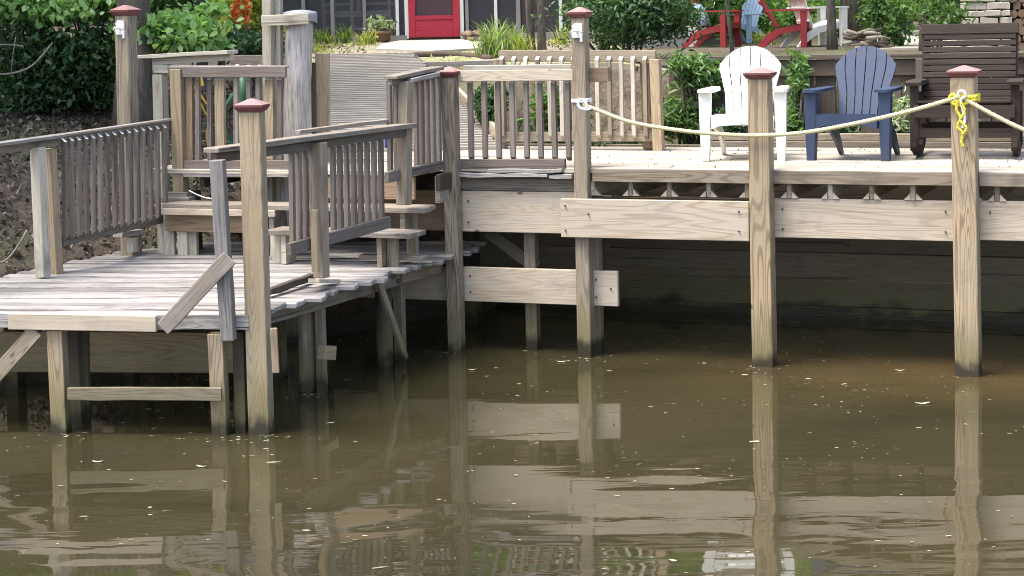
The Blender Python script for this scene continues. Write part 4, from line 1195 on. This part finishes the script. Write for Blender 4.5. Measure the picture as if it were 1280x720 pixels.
V_, F_ = prism([(HY - .7, HZ + 2.42), (HY - .7, HZ + 2.56), (HY + 4.5, HZ + 4.3), (HY + 9.5, HZ + 2.56), (HY + 9.5, HZ + 2.42), (HY + 4.5, HZ + 4.16)], XL - .6, XR + .6, 'x')
geo_obj('roof', ([Vector(v) - house.location for v in V_], F_), M_ROOF, house)
hbox('red_panel', hx(655), hx(690), HY + 1.2, HY + 1.25, HZ + .2, HZ + 1.9, M_DOOR)
def frame_chair(px, Y, wd, label, rz):
    b0 = Vector((atY(px, 40, Y).x, Y, HZ + .032)); t = thing('porch_chair', b0, label, 'chair', rz=rz)
    def b3(n_, a, b, w_, t_): return board(n_, Vector(a), Vector(b), w_, t_, M_TRIM, t, up=Vector((0, -1, 0)), local=True, c=0)
    h2 = wd / 2
    for s_ in (-1, 1):
        b3('front_leg', (s_ * h2, -.25, 0), (s_ * h2, -.25, .62), .045, .045); b3('rear_leg', (s_ * h2, .22, 0), (s_ * h2, .34, 1.05), .045, .045)
        b3('arm', (s_ * h2, -.28, .64), (s_ * h2, .28, .64), .06, .03)
    for z_ in (.55, .7, .85, 1.0): b3('back_rail', (-h2, .22 + .12 * z_ / 1.05, z_), (h2, .22 + .12 * z_ / 1.05, z_), .045, .03)
    for k in range(5): b3('seat_slat', (-h2, -.24 + k * .11, .42), (h2, -.24 + k * .11, .42), .03, .08)
    b3('front_rail', (-h2, -.25, .37), (h2, -.25, .37), .06, .03); b3('stretcher', (-h2, -.25, .15), (h2, -.25, .15), .04, .03)
frame_chair(430, 32.5, .5, 'pale ladder back chair inside the screened porch, nearest the left', R(25))
frame_chair(468, 32.45, .62, 'wide pale slatted porch chair beside the potted plant', R(-8))

# ------------------------------------------------------------------ yard things
def gz(x, y): return hground(x, y)
def yard(px, py):
    """where the view through this pixel first meets the ground behind the fence"""
    d = ray(px, py); Y = 20.5
    while Y < 60:
        p = CAMP + d * (Y / d.y)
        if px < 870 and Y > 31.55: return Vector((p.x, p.y, gz(p.x, p.y)))
        if p.z <= gz(p.x, p.y): return p
        Y += .05
    return CAMP + d * (30 / d.y)
path = [yard(500, 50.5), yard(577, 49.5), yard(604, 57), yard(596, 63), yard(540, 66), yard(470, 63.5), yard(478, 57)]
V_ = [p + ZD * .03 for p in path] + [p - ZD * .1 for p in path]; n = len(path)
F_ = [tuple(range(n - 1, -1, -1))] + [(k, (k + 1) % n, (k + 1) % n + n, k + n) for k in range(n)]
F_[0] = F_[0] if (V_[1] - V_[0]).cross(V_[2] - V_[1]).z < 0 else tuple(range(n))
tag(link('stone_path', mesh_from('stone_path', V_, F_, M_PATH)), 'pale stone landing before the red door', 'path', kind='structure')
gp = [yard(1085, 63), yard(1200, 61), yard(1210, 44), yard(1165, 38), yard(1105, 42)]  # sunlight on this gravel is put into the patch's pale colour
n = len(gp); V_ = [p + ZD * .025 for p in gp] + [p - ZD * .1 for p in gp]
tag(link('sunlit_gravel_patch', mesh_from('sunlit_gravel_patch', V_, [tuple(range(n))] + [(k, k + n, (k + 1) % n + n, (k + 1) % n) for k in range(n)], M_PATH)), 'gravel patch with sunlight painted into its pale colour beyond the fence beside the stone wall', 'gravel', kind='structure')
ed = thing('garden_edging', yard(540, 72), 'curved mossy timber edging at the top of the boardwalk', 'edging')
tube('log_edge', spline([yard(x, y) + ZD * .02 for x, y in ((480, 83), (489, 77), (508, 72), (540, 70.5), (580, 71.5), (616, 75))], 6), .045, M_BARKL, ed, 8)
board('edge_plank', yard(486, 84) + ZD * .02, yard(622, 80) + ZD * .02, .10, .06, W_WALK, ed)
rn = random.Random(5)
rock_me = []
for s_ in range(4):
    V_, F_ = [], []
    for j in range(6):
        for k in range(9):
            th_ = math.pi * j / 5; an = 2 * math.pi * k / 9; d = Vector((math.sin(th_) * math.cos(an), math.sin(th_) * math.sin(an), math.cos(th_)))
            r_ = 1 + .35 * mnoise.noise(d * 1.6 + Vector((s_ * 5, 0, 0))); V_.append(d * r_)
    for j in range(5):
        for k in range(9): F_.append((j * 9 + k, (j + 1) * 9 + k, (j + 1) * 9 + (k + 1) % 9, j * 9 + (k + 1) % 9))
    rock_me.append(mesh_from('rock', V_, F_, M_ROCK))
rocks = thing('rock_pile', yard(590, 50), 'small pile of tan rocks right of the red door', 'rocks')
for k in range(14):
    p = yard(582 + rn.uniform(-2, 26), 50 + rn.uniform(-2, 1.5)); o = link('rock', rock_me[k % 4], rocks); s_ = rn.uniform(.04, .085)
    o.location = p - rocks.location + ZD * (s_ * .4 + (.09 if k % 3 == 0 else 0)); o.scale = (s_ * 1.2, s_, s_ * .75); o.rotation_euler = (0, 0, rn.uniform(0, 6))
# stone wall
SWY = 26.5
q0, q1 = atY(1203, 42, SWY), atY(1256, 42, SWY)
sw = thing('stone_wall', (q0.x, SWY, gz(q0.x, SWY)), 'dry stacked pale stone wall beside the firewood', 'wall')
z_ = gz(q0.x, SWY) - .05; r_i = 0
while z_ < 3.3:
    hh = rn.uniform(.09, .15); x = q0.x + rn.uniform(-.05, .02)
    while x < q1.x + .02:
        ww = rn.uniform(.16, .32)
        board('stone', Vector((x, SWY + rn.uniform(-.02, .02), z_ + hh / 2)), Vector((min(x + ww - .012, q1.x + .05), SWY + rn.uniform(-.02, .02), z_ + hh / 2)), .32, hh - .012, M_STONE, sw, c=.008, n=2, wob=.010, seed=rn.randint(0, 9)); x += ww
    z_ += hh; r_i += 1
fw = thing('firewood_stack', (q1.x + .5, SWY + .1, gz(q1.x, SWY)), 'stack of split firewood ends right of the stone wall', 'firewood')
log_me = []
for s_ in range(4):
    V_, F_ = tubegeo([(0, -.2, 0), (0, .2, 0)], [.068, .066], 5 + s_ % 2); V_ = [Vector((v.x * (1 + .45 * mnoise.noise(Vector((v.x * 14, s_ * 3.3, v.z * 14)))), v.y, v.z * (1 + .45 * mnoise.noise(Vector((v.z * 14, s_ * 5.1, v.x * 14)))))) for v in V_]
    m = mesh_from('firewood', V_, F_, M_BARKL); m.materials.append(M_LOGEND)
    for p in m.polygons:
        if len(p.vertices) > 4: p.material_index = 1
    log_me.append(m)
for j in range(11):
    for k in range(9):
        o = link('log', log_me[rn.randint(0, 3)], fw); s_ = rn.uniform(.8, 1.08)
        o.location = (-.42 + k * .125 + (.06 if j % 2 else 0) + rn.uniform(-.01, .01), rn.uniform(-.04, .04), .055 + j * .108 + rn.uniform(-.008, .008)); o.scale = (s_, 1, s_); o.rotation_euler = (0, rn.uniform(0, 6), 0)
# brush pile behind the blue chair
bp_ = thing('branch_pile', yard(1085, 62), 'heap of cut branches behind the fence above the blue chair', 'branches')
for k in range(16):
    c = yard(1083 + rn.uniform(-14, 16), 62) + ZD * rn.uniform(.03, .26); an = rn.uniform(-.5, .5); L_ = rn.uniform(.15, .3)
    d = Vector((math.cos(an), rn.uniform(-.5, .5), math.sin(an) * .6)) * L_
    tube('branch', [c - d, c + d * .2 + ZD * rn.uniform(-.02, .03), c + d], [.03, .026, .018], M_TWIG if k % 2 else M_BARKL, bp_, 7)
# birdbath
bb0 = yard(252, 62); bb0 = Vector((atY(252, 30, 21.0).x, 21.0, 0)); bb0.z = gz(bb0.x, bb0.y)
bb = thing('bird_bath', bb0, 'dark two tiered iron bird bath among the left bushes', 'bird bath')
zt = atY(252, 10, 21.0).z - bb0.z
lathe('pedestal', [(.16, 0), (.15, .05), (.06, .12), (.05, zt * .5), (.075, zt - .14), (.08, zt - .09)], M_IRON, bb, 18)
lathe('lower_bowl', [(.08, zt - .09), (.12, zt - .05), (.185, zt - .02), (.195, zt + .012), (.18, zt + .016), (.10, zt - .01)], M_IRON, bb, 22)
lathe('stem', [(.05, zt - .012), (.07, zt + .05), (.06, zt + .2), (.045, zt + .3)], M_IRON, bb, 14)
lathe('upper_bowl', [(.05, zt + .3), (.11, zt + .34), (.13, zt + .37), (.12, zt + .375), (.05, zt + .35)], M_IRON, bb, 18)
# yard chairs
def yard_chair(px, py, rz, mat, label, **k):
    p = yard(px, py); p.z += .005; return adirondack('garden_chair', p, rz, mat, label, **k)
yard_chair(893, 59, R(62), M_RED, 'red wooden garden chair with light blue cushion beyond the fence', lean=R(26), cushion=M_CUSH, sc=1.0)
yard_chair(985, 59, R(75), M_RED, 'red wooden garden chair leaning back beside the big white chair', lean=R(30), sc=1.0)
yard_chair(1020, 58, R(112), M_WHITE, 'white garden chair turned away beyond the fence', lean=R(22), sc=1.05)
yard_chair(930, 54, R(-40), M_CUSH, 'pale blue garden chair behind the red one with the cushion', lean=R(24), sc=.85)

# ------------------------------------------------------------------ plants by the house
pot = thing('potted_plant', yard(475, 50), 'variegated plant in a low brown pot by the porch', 'potted plant')
lathe('pot', [(.14, 0), (.17, .06), (.16, .12), (.2, .13), (.21, .17), (.17, .18)], M_POT, pot, 16)
rng = np.random.default_rng(3); p_, c_, k_ = clump_points(rng, (0, 0, .27), (.17, .17, .1), 260, 12, .35)
link('foliage', leaf_mesh('foliage', p_, .07, L_VARI, 3, .6), pot, kind='stuff')
for k, (px, py, n, L_, wd, sp, mt, lb) in enumerate((
    (400, 51, 26, .42, .035, .28, L_GRASS, 'strappy green lily clump left of the porch chairs'),
    (432, 53, 22, .46, .04, .25, L_GRASS, 'tall lily clump below the pale ladder back chair'),
    (412, 53, 24, .28, .02, .2, L_YEL, 'small yellowish grass tuft between the lily clumps'),
    (458, 56, 60, .32, .016, .3, L_YEL, 'yellow green grass tuft before the potted plant'),
    (612, 73, 70, .66, .022, .34, L_GRASS, 'tall arching grass clump at the end of the timber edging'),
    (622, 66, 40, .7, .03, .4, L_GRASS, 'broad bladed grass clump behind the arching one'),
    (646, 62, 50, .5, .022, .35, L_GRASS, 'green grass clump left of the twin trunks'),
    (656, 66, 30, .36, .018, .3, L_YEL, 'sparse straw grass at the foot of the twin trunks'),
    (704, 56, 34, .4, .02, .25, L_YEL, 'pale grass tuft right of the twin trunks'),
    (955, 56, 60, .36, .02, .42, L_YEL, 'yellowish fern clump between the red chairs'),
    (1268, 58, 26, .3, .05, .18, L_GRASS, 'broad leaved plant behind the top of the rocking chair'))):
    tuft('grass_clump', yard(px, py), n, L_, wd, sp, mt, lb, seed=20 + k)
rng = np.random.default_rng(77); V_, F_, T_ = [], [], []
for k in range(420):
    x, y_ = rng.uniform(-3.2, .9), rng.uniform(24.0, 31.2)
    if mnoise.noise(Vector((x * .9, y_ * .5, 2))) < rng.uniform(-.3, .25): continue
    q = (-1.9 < x < -.2 and y_ > 25.5)
    if q: continue
    V2, F2, T2 = blades_geo(rng, 5, .10, .012, .07, 2); o_ = len(V_)
    V_ += [(a_ + x, b_ + y_, c_ + gz(x, y_)) for a_, b_, c_ in V2]; F_ += [tuple(i_ + o_ for i_ in f_) for f_ in F2]; T_ += T2
m = mesh_from('short_grass', V_, F_, L_YEL); at = m.color_attributes.new('tint', 'FLOAT_COLOR', 'POINT'); c = np.ones((len(V_), 4), np.float32); c[:, :3] = np.array(T_)[:, None]; at.data.foreach_set('color', c.ravel())
tag(link('short_grass', m), 'thin yellowish grass in the yard before the porch', 'grass', kind='stuff')
# slim trunks
def trunk_tree(name, px, py, r_, h_, lean, cc, cr, n, size, mat, label, seed, Y=None, K=30, **k):
    p = yard(px, py) if Y is None else Vector((atY(px, py, Y).x, Y, gz(atY(px, py, Y).x, Y)))
    return tree(name, p, h_, r_, p + Vector(cc), cr, n, size, mat, label, seed, K=K, lean=lean, **k)
trunk_tree('slim_tree', 665, 63, .055, 4.6, (-.12, 0), (-.2, 0, 4.6), (1.3, 1.2, 1.2), 2200, .12, L_MID, 'left of the slim twin trunks before the porch', 31)
trunk_tree('slim_tree', 677.5, 63, .055, 5.0, (.02, 0), (.3, .2, 4.9), (1.3, 1.2, 1.2), 2200, .12, L_MID, 'right of the slim twin trunks before the porch', 32)
trunk_tree('slim_tree', 1041, 62, .075, 5.0, (-.15, 0), (0, .4, 4.6), (1.5, 1.3, 1.3), 2500, .12, L_BRIGHT, 'trunk with climbing leaves behind the blue chair', 33)
trunk_tree('slim_tree', 1152, 64, .045, 4.2, (.05, 0), (0, .3, 4.2), (1.3, 1.1, 1.2), 2200, .11, L_MID, 'thin dark trunk left of the rocking chair top', 34)
trunk_tree('sapling', 918, 68, .03, 3.6, (-.35, 0), (-.3, .2, 3.6), (.9, .8, .8), 900, .1, L_MID, 'thin leaning dark sapling behind the white chair', 35)
trunk_tree('bank_tree', 163, 60, .185, 7.5, (.1, .2), (-1.6, .6, 7.0), (2.2, 2.2, 1.6), 6000, .16, L_MID, 'thick bank tree behind the tall left post', 36, Y=18.6, K=60)

# ------------------------------------------------------------------ shrubs
def sh(px, py, Y, rx, ry, rz_, n, size, mat, label, seed, base=None, **k):
    c = atY(px, py, Y); g_ = gz(c.x, c.y)
    return shrub('shrub', Vector((c.x, c.y, g_)), c, (rx, ry, rz_), n, size, mat, label, seed=seed, **k)
sh(62, 78, 19.2, .62, .6, .42, 5200, .075, L_DARK, 'dark evergreen shrub on the shady left bank', 41, K=34)
sh(118, 95, 19.6, .35, .4, .42, 2600, .07, L_DARK, 'small dark shrub behind the tall left post', 42, K=20)
sh(30, 2, 19.0, .62, .5, .17, 2200, .085, L_BRIGHT, 'bright broad leaved bush overhanging the far left bank', 43, K=20, aspect=.6, stems=12)
sh(118, 4, 19.4, .40, .4, .17, 1300, .085, L_BRIGHT, 'bright broad leaved bush left of the tall post top', 44, K=16, aspect=.6, stems=9)
sh(222, 36, 18.9, .50, .4, .21, 2300, .085, L_BRIGHT, 'bright broad leaved bush behind the outer handrail', 45, K=26, aspect=.62, spread=.26)
sh(305, 58, 20.2, .34, .4, .13, 1500, .08, L_DARK, 'dark green bush between handrail and white post', 46, K=18)
sh(318, 18, 22.0, .36, .3, .30, 900, .09, L_YEL, 'yellow green bush behind the orange flowers', 47, K=18)
sh(275, 4, 22.6, .30, .3, .28, 700, .09, L_YEL, 'yellow green bush behind the bird bath', 48, K=14)
sh(300, 18, 20.6, .12, .12, .27, 340, .05, L_ORANGE, 'spray of orange flowers beside the bird bath', 49, K=12, spread=.22)
sh(795, 10, 21.8, .60, .6, .40, 5200, .085, L_DARK, 'big dense green shrub right of the tall post cap', 50, K=40, aspect=.32)
sh(755, 18, 22.4, .35, .4, .33, 2200, .08, L_MID, 'lighter shrub at the left flank of the dense one', 51, K=20, aspect=.32)
# plants in the strip before the fence
def fp(px, py, v_, rx, rz_, n, size, mat, label, seed, **k):
    c = onp(px, py, DK(v_)); return shrub('fence_plant', Vector((c.x, c.y, 1.42)), c, (rx, .16, rz_), n, size, mat, label, seed=seed, aspect=.22, up=.1, **k)
fp(868, 92, 2.62, .22, .17, 950, .10, L_MID, 'narrow leaved plant against the fence left of the white chair', 60, K=14, stems=10)
fp(852, 150, 2.6, .20, .17, 1100, .085, L_MID, 'low dark plant at the fence foot left of the white chair', 61, K=14)
fp(905, 158, 2.58, .16, .14, 800, .08, L_DARK, 'low dark plant seen under the white chair arm', 62, K=12)
fp(996, 105, 2.62, .08, .22, 520, .10, L_MID, 'tall narrow leaved stalk between white and blue chairs', 63, K=10, stems=8)
fp(992, 158, 2.58, .16, .15, 850, .09, L_MID, 'low bushy plant between white and blue chairs', 64, K=12)
fp(1045, 166, 2.58, .20, .10, 850, .08, L_DARK, 'low leafy plant seen under the blue chair', 65, K=12)
fp(1118, 145, 2.58, .12, .19, 480, .08, L_VARI, 'silvery twiggy plant right of the blue chair', 66, K=12)
fp(1190, 172, 2.58, .34, .09, 480, .08, L_MID, 'low leafy plant seen under the rocking chair', 67, K=14)
fp(690, 150, 2.55, .30, .20, 1100, .10, L_MID, 'grassy plants behind the back railing left of the fence', 68, K=16)
fp(770, 182, 2.45, .26, .08, 380, .07, L_DARK, 'low plants under the back railing beside the fence', 69, K=12)
fp(612, 140, 2.75, .16, .20, 900, .09, L_DARK, 'dark plant beside the boardwalk edge behind the deck railing', 70, K=14)
# background bushes and trees
for k, (px, py, Y, rx, rz_, n, sz, mt, lb) in enumerate((
    (938, 8, 38, .75, .8, 1900, .14, L_BRIGHT, 'sunny bush behind the gap between the red chairs'),
    (1068, 8, 38, .8, .75, 1900, .14, L_BRIGHT, 'sunny bush behind the climbing leaf trunk'),
    (1112, 24, 29, .35, .35, 800, .10, L_MID, 'loose green bush above the branch pile'),
    (1172, 8, 25.5, .42, .33, 900, .085, L_MID, 'narrow leaved bush before the stone wall'),
    (995, 4, 42, 1.0, .9, 1400, .15, L_MID, 'green bush far behind the white garden chair'),
    (880, 0, 40, .9, .9, 1600, .15, L_MID, 'green bush far behind the cushioned chair'),
    (1230, -20, 34, 1.0, .6, 1600, .14, L_MID, 'green bush beyond the stone wall'))):
    sh(px, py, Y, rx, rx, rz_, n, sz, mt, lb, 80 + k, K=22)
tr = [(-7.6, 16.6, 9, L_MID, 3.0, 'broad tree shading the left bank from beyond the frame'), (-9.5, 22, 10, L_MID, 2.7, 'tree on the left bank behind the shading one'),
      (-7.2, 26.5, 10, L_BRIGHT, 2.6, 'bright leaved tree left of the porch'), (-6.4, 33, 11, L_MID, 2.8, 'tree at the left corner of the house'),
      (6.2, 36, 12, L_MID, 3.0, 'tree at the right corner of the house'), (10.5, 24, 10, L_MID, 2.7, 'tree beyond the firewood stack to the right'),
      (11.5, 33, 11, L_BRIGHT, 3.0, 'bright leaved tree far right behind the stone wall'), (2.5, 44, 15, L_MID, 3.6, 'tall tree behind the right half of the house roof'),
      (-12, 34, 12, L_MID, 3.2, 'tree far left behind the bank'), (8.5, 43, 14, L_BRIGHT, 3.4, 'tall bright tree far behind the red chairs'),
      (-3, 45, 15, L_MID, 3.6, 'tall tree behind the left half of the house roof'), (14.5, 28, 11, L_MID, 3.0, 'tree at the far right edge of the yard')]
for k, (x, y_, h_, mt, cr, lb) in enumerate(tr):
    z_ = gz(x, y_)
    tree('yard_tree', (x, y_, z_), h_ * .75, .2, (x, y_, z_ + h_ * .6), (cr, cr, h_ * .33), 5200, .27, mt, lb, 100 + k, group='trees around the yard', K=60)
rng = np.random.default_rng(9)
n = 40000; an = rng.uniform(-1.25, 1.25, n); rad = rng.uniform(56, 72, n)
hgt = 2 + rng.beta(1.1, 1.3, n) * (19 + 3 * np.sin(an * 9) + 2 * np.sin(an * 23))
pts_ = np.stack([np.sin(an) * rad, np.cos(an) * rad, hgt], 1)
tag(link('far_woods', leaf_mesh('far_woods', pts_, 1.0, L_MID, 9, .7)), 'far off mass of woodland behind the house', 'woods', kind='stuff')

# ------------------------------------------------------------------ leaf litter, twigs and floating bits
rng = np.random.default_rng(12); P = []
while len(P) < 9000:
    x, y_ = rng.uniform(-6.5, -2.4), rng.uniform(14.4, 22)
    z_ = gz(x, y_)
    if z_ > .12: P.append((x, y_, z_ + rng.uniform(.02, .06) + .09 * mnoise.noise(Vector((x * 1.3, y_ * 1.3, 3)))))
tag(link('leaf_litter', leaf_mesh('leaf_litter', np.array(P), .062, L_LITTER, 12, .5, .9, tint=rng.beta(.9, 1.6, len(P)))), 'brown fallen leaves lying on the left bank', 'leaf litter', kind='stuff')
P = []
while len(P) < 2600:
    u, v_ = rng.uniform(.0, 5.5), rng.uniform(BULK_V + .05, FENCE_V + 6)
    if FENCE_V - .08 < v_ < FENCE_V + .15: continue
    q = dk(u, v_); P.append((q.x, q.y, gz(q.x, q.y) + .02))
tag(link('leaf_litter', leaf_mesh('leaf_litter', np.array(P), .07, L_LITTER, 13, .5, 1.2, tint=rng.uniform(.3, 1, len(P)))), 'dry leaves scattered along both sides of the fence', 'leaf litter', kind='stuff')
P = []
while len(P) < 900:
    x, y_ = rng.uniform(-3.6, 2.2), rng.uniform(24, 31.6)
    if -2.0 < x < 0 and y_ > 26: continue
    P.append((x, y_, gz(x, y_) + .015))
tag(link('leaf_litter', leaf_mesh('leaf_litter', np.array(P), .06, L_LITTER, 14, .5, 1.4, tint=rng.uniform(.5, 1, len(P)))), 'pale leaf scraps strewn over the yard before the porch', 'leaf litter', kind='stuff')
for k, (pts_, lb) in enumerate(((((-20, 92), (12, 92), (40, 82), (66, 53)), 'pale curved bare twig on the left bank'),
                                (((0, 56), (14, 56), (30, 58)), 'short level twig above the curved one'),
                                (((-10, 330), (8, 325), (24, 305), (34, 287)), 'bare twig rising beside the platform corner'))):
    Y = (18.3, 18.4, 15.3)[k]; t = thing('bare_twig', atY(*pts_[0], Y), lb, 'twig')
    tube('stem', spline([atY(x, y_, Y + i_ * .05) for i_, (x, y_) in enumerate(pts_)], 5), [.009] * (5 * (len(pts_) - 1)) + [.004], M_TWIG, t, 6)
    if k == 0: tube('side_shoot', [atY(14, 92, 18.35), atY(16, 70, 18.3), atY(20, 45, 18.3)], [.006, .005, .003], M_TWIG, t, 5)
rng = np.random.default_rng(33); P = []
while len(P) < 170:
    u, v_ = rng.uniform(-.4, 5.5), rng.uniform(.05, BULK_V - .1)
    if mnoise.noise(Vector((u * 1.5, v_ * 2.5, 7))) < rng.uniform(-.2, .4): continue
    q = dk(u, v_, DZ + .008); P.append(tuple(q))
tag(link('deck_litter', leaf_mesh('deck_litter', np.array(P), .024, L_LITTER, 33, .45, 2.0, tint=rng.uniform(0, 1, len(P)))), 'small dry leaf scraps scattered on the main deck', 'leaf litter', kind='stuff')
# floating flakes
rng = np.random.default_rng(21); V_, F_, T_ = [], [], []
def flake(x, y_, s_, el, an, tv):
    o = len(V_); m_ = 5
    for k in range(m_):
        a_ = 2 * math.pi * k / m_; r_ = s_ * rng.uniform(.6, 1.2)
        px_, py_ = math.cos(a_) * r_ * el, math.sin(a_) * r_
        V_.append((x + px_ * math.cos(an) - py_ * math.sin(an), y_ + px_ * math.sin(an) + py_ * math.cos(an), .004)); T_.append(tv)
    F_.append(tuple(range(o, o + m_)))
k = 0
while k < 1100:
    x, y_ = rng.uniform(-4, 4.5), 8.5 + 8.5 * rng.beta(1.7, 1.3)
    d = mnoise.noise(Vector((x * .7, y_ * .9, 4))) + .5 * mnoise.noise(Vector((x * 2.5, y_ * 3, 9)))
    if d < rng.uniform(-.2, .55): continue
    q = rng.uniform()
    s_ = rng.uniform(.009, .017) if q < .04 else (rng.uniform(.004, .008) if q < .35 else rng.uniform(.0018, .0045))
    flake(x, y_, s_, rng.uniform(1, 3.6), rng.normal(0, .5), rng.uniform(0, .9)); k += 1
for (fx, fy) in ((1211, 468), (956, 457), (733, 446), (571, 440), (327, 545), (77, 543), (277, 548), (402, 493)):
    c_ = atZ(fx, fy, 0)
    for _ in range(16):
        flake(c_.x + rng.normal(0, .13), c_.y - abs(rng.normal(0, .10)) + .02, rng.uniform(.003, .010), rng.uniform(1, 3), rng.normal(0, .5), rng.uniform(0, .8))
m = mesh_from('floating_flakes', V_, F_, L_DEBRIS)
at = m.color_attributes.new('tint', 'FLOAT_COLOR', 'POINT'); c = np.ones((len(V_), 4), np.float32); c[:, :3] = np.array(T_)[:, None]; at.data.foreach_set('color', c.ravel())
tag(link('floating_flakes', m), 'pale flakes and pollen floating on the pond', 'debris', kind='stuff')
rn = random.Random(8)
for k, (px, py, s_, lb) in enumerate(((1153, 504, .028, 'largest pale floating leaf left of the right tan post reflection'), (1125, 463, .018, 'pale floating leaf near the base of the right tan post'),
                                      (122, 577, .018, 'pale floating leaf before the low platform piles'), (252, 583, .018, 'pale floating leaf right before the near tan post'), (702, 452, .02, 'floating leaf at the base of the tall post'), (590, 462, .016, 'small floating leaf right of the slender corner post'))):
    p = atZ(px, py, .006); V_ = []
    for j in range(8):
        a_ = 2 * math.pi * j / 8; r_ = s_ * (1 + .35 * math.cos(2 * a_) + rn.uniform(-.1, .1)); V_.append((math.cos(a_) * r_ * 1.6, math.sin(a_) * r_ * .9, .004 * math.cos(a_ * 2) + .003))
    V_.append((0, 0, .002)); m = mesh_from('floating_leaf', V_, [(j, (j + 1) % 8, 8) for j in range(8)], L_DEBRIS)
    at = m.color_attributes.new('tint', 'FLOAT_COLOR', 'POINT'); at.data.foreach_set('color', np.full(9 * 4, .9, np.float32))
    o = link('floating_leaf', m); o.location = p; o.rotation_euler = (0, 0, rn.uniform(-.5, .5)); tag(o, lb, 'leaf', 'leaves floating on the pond')
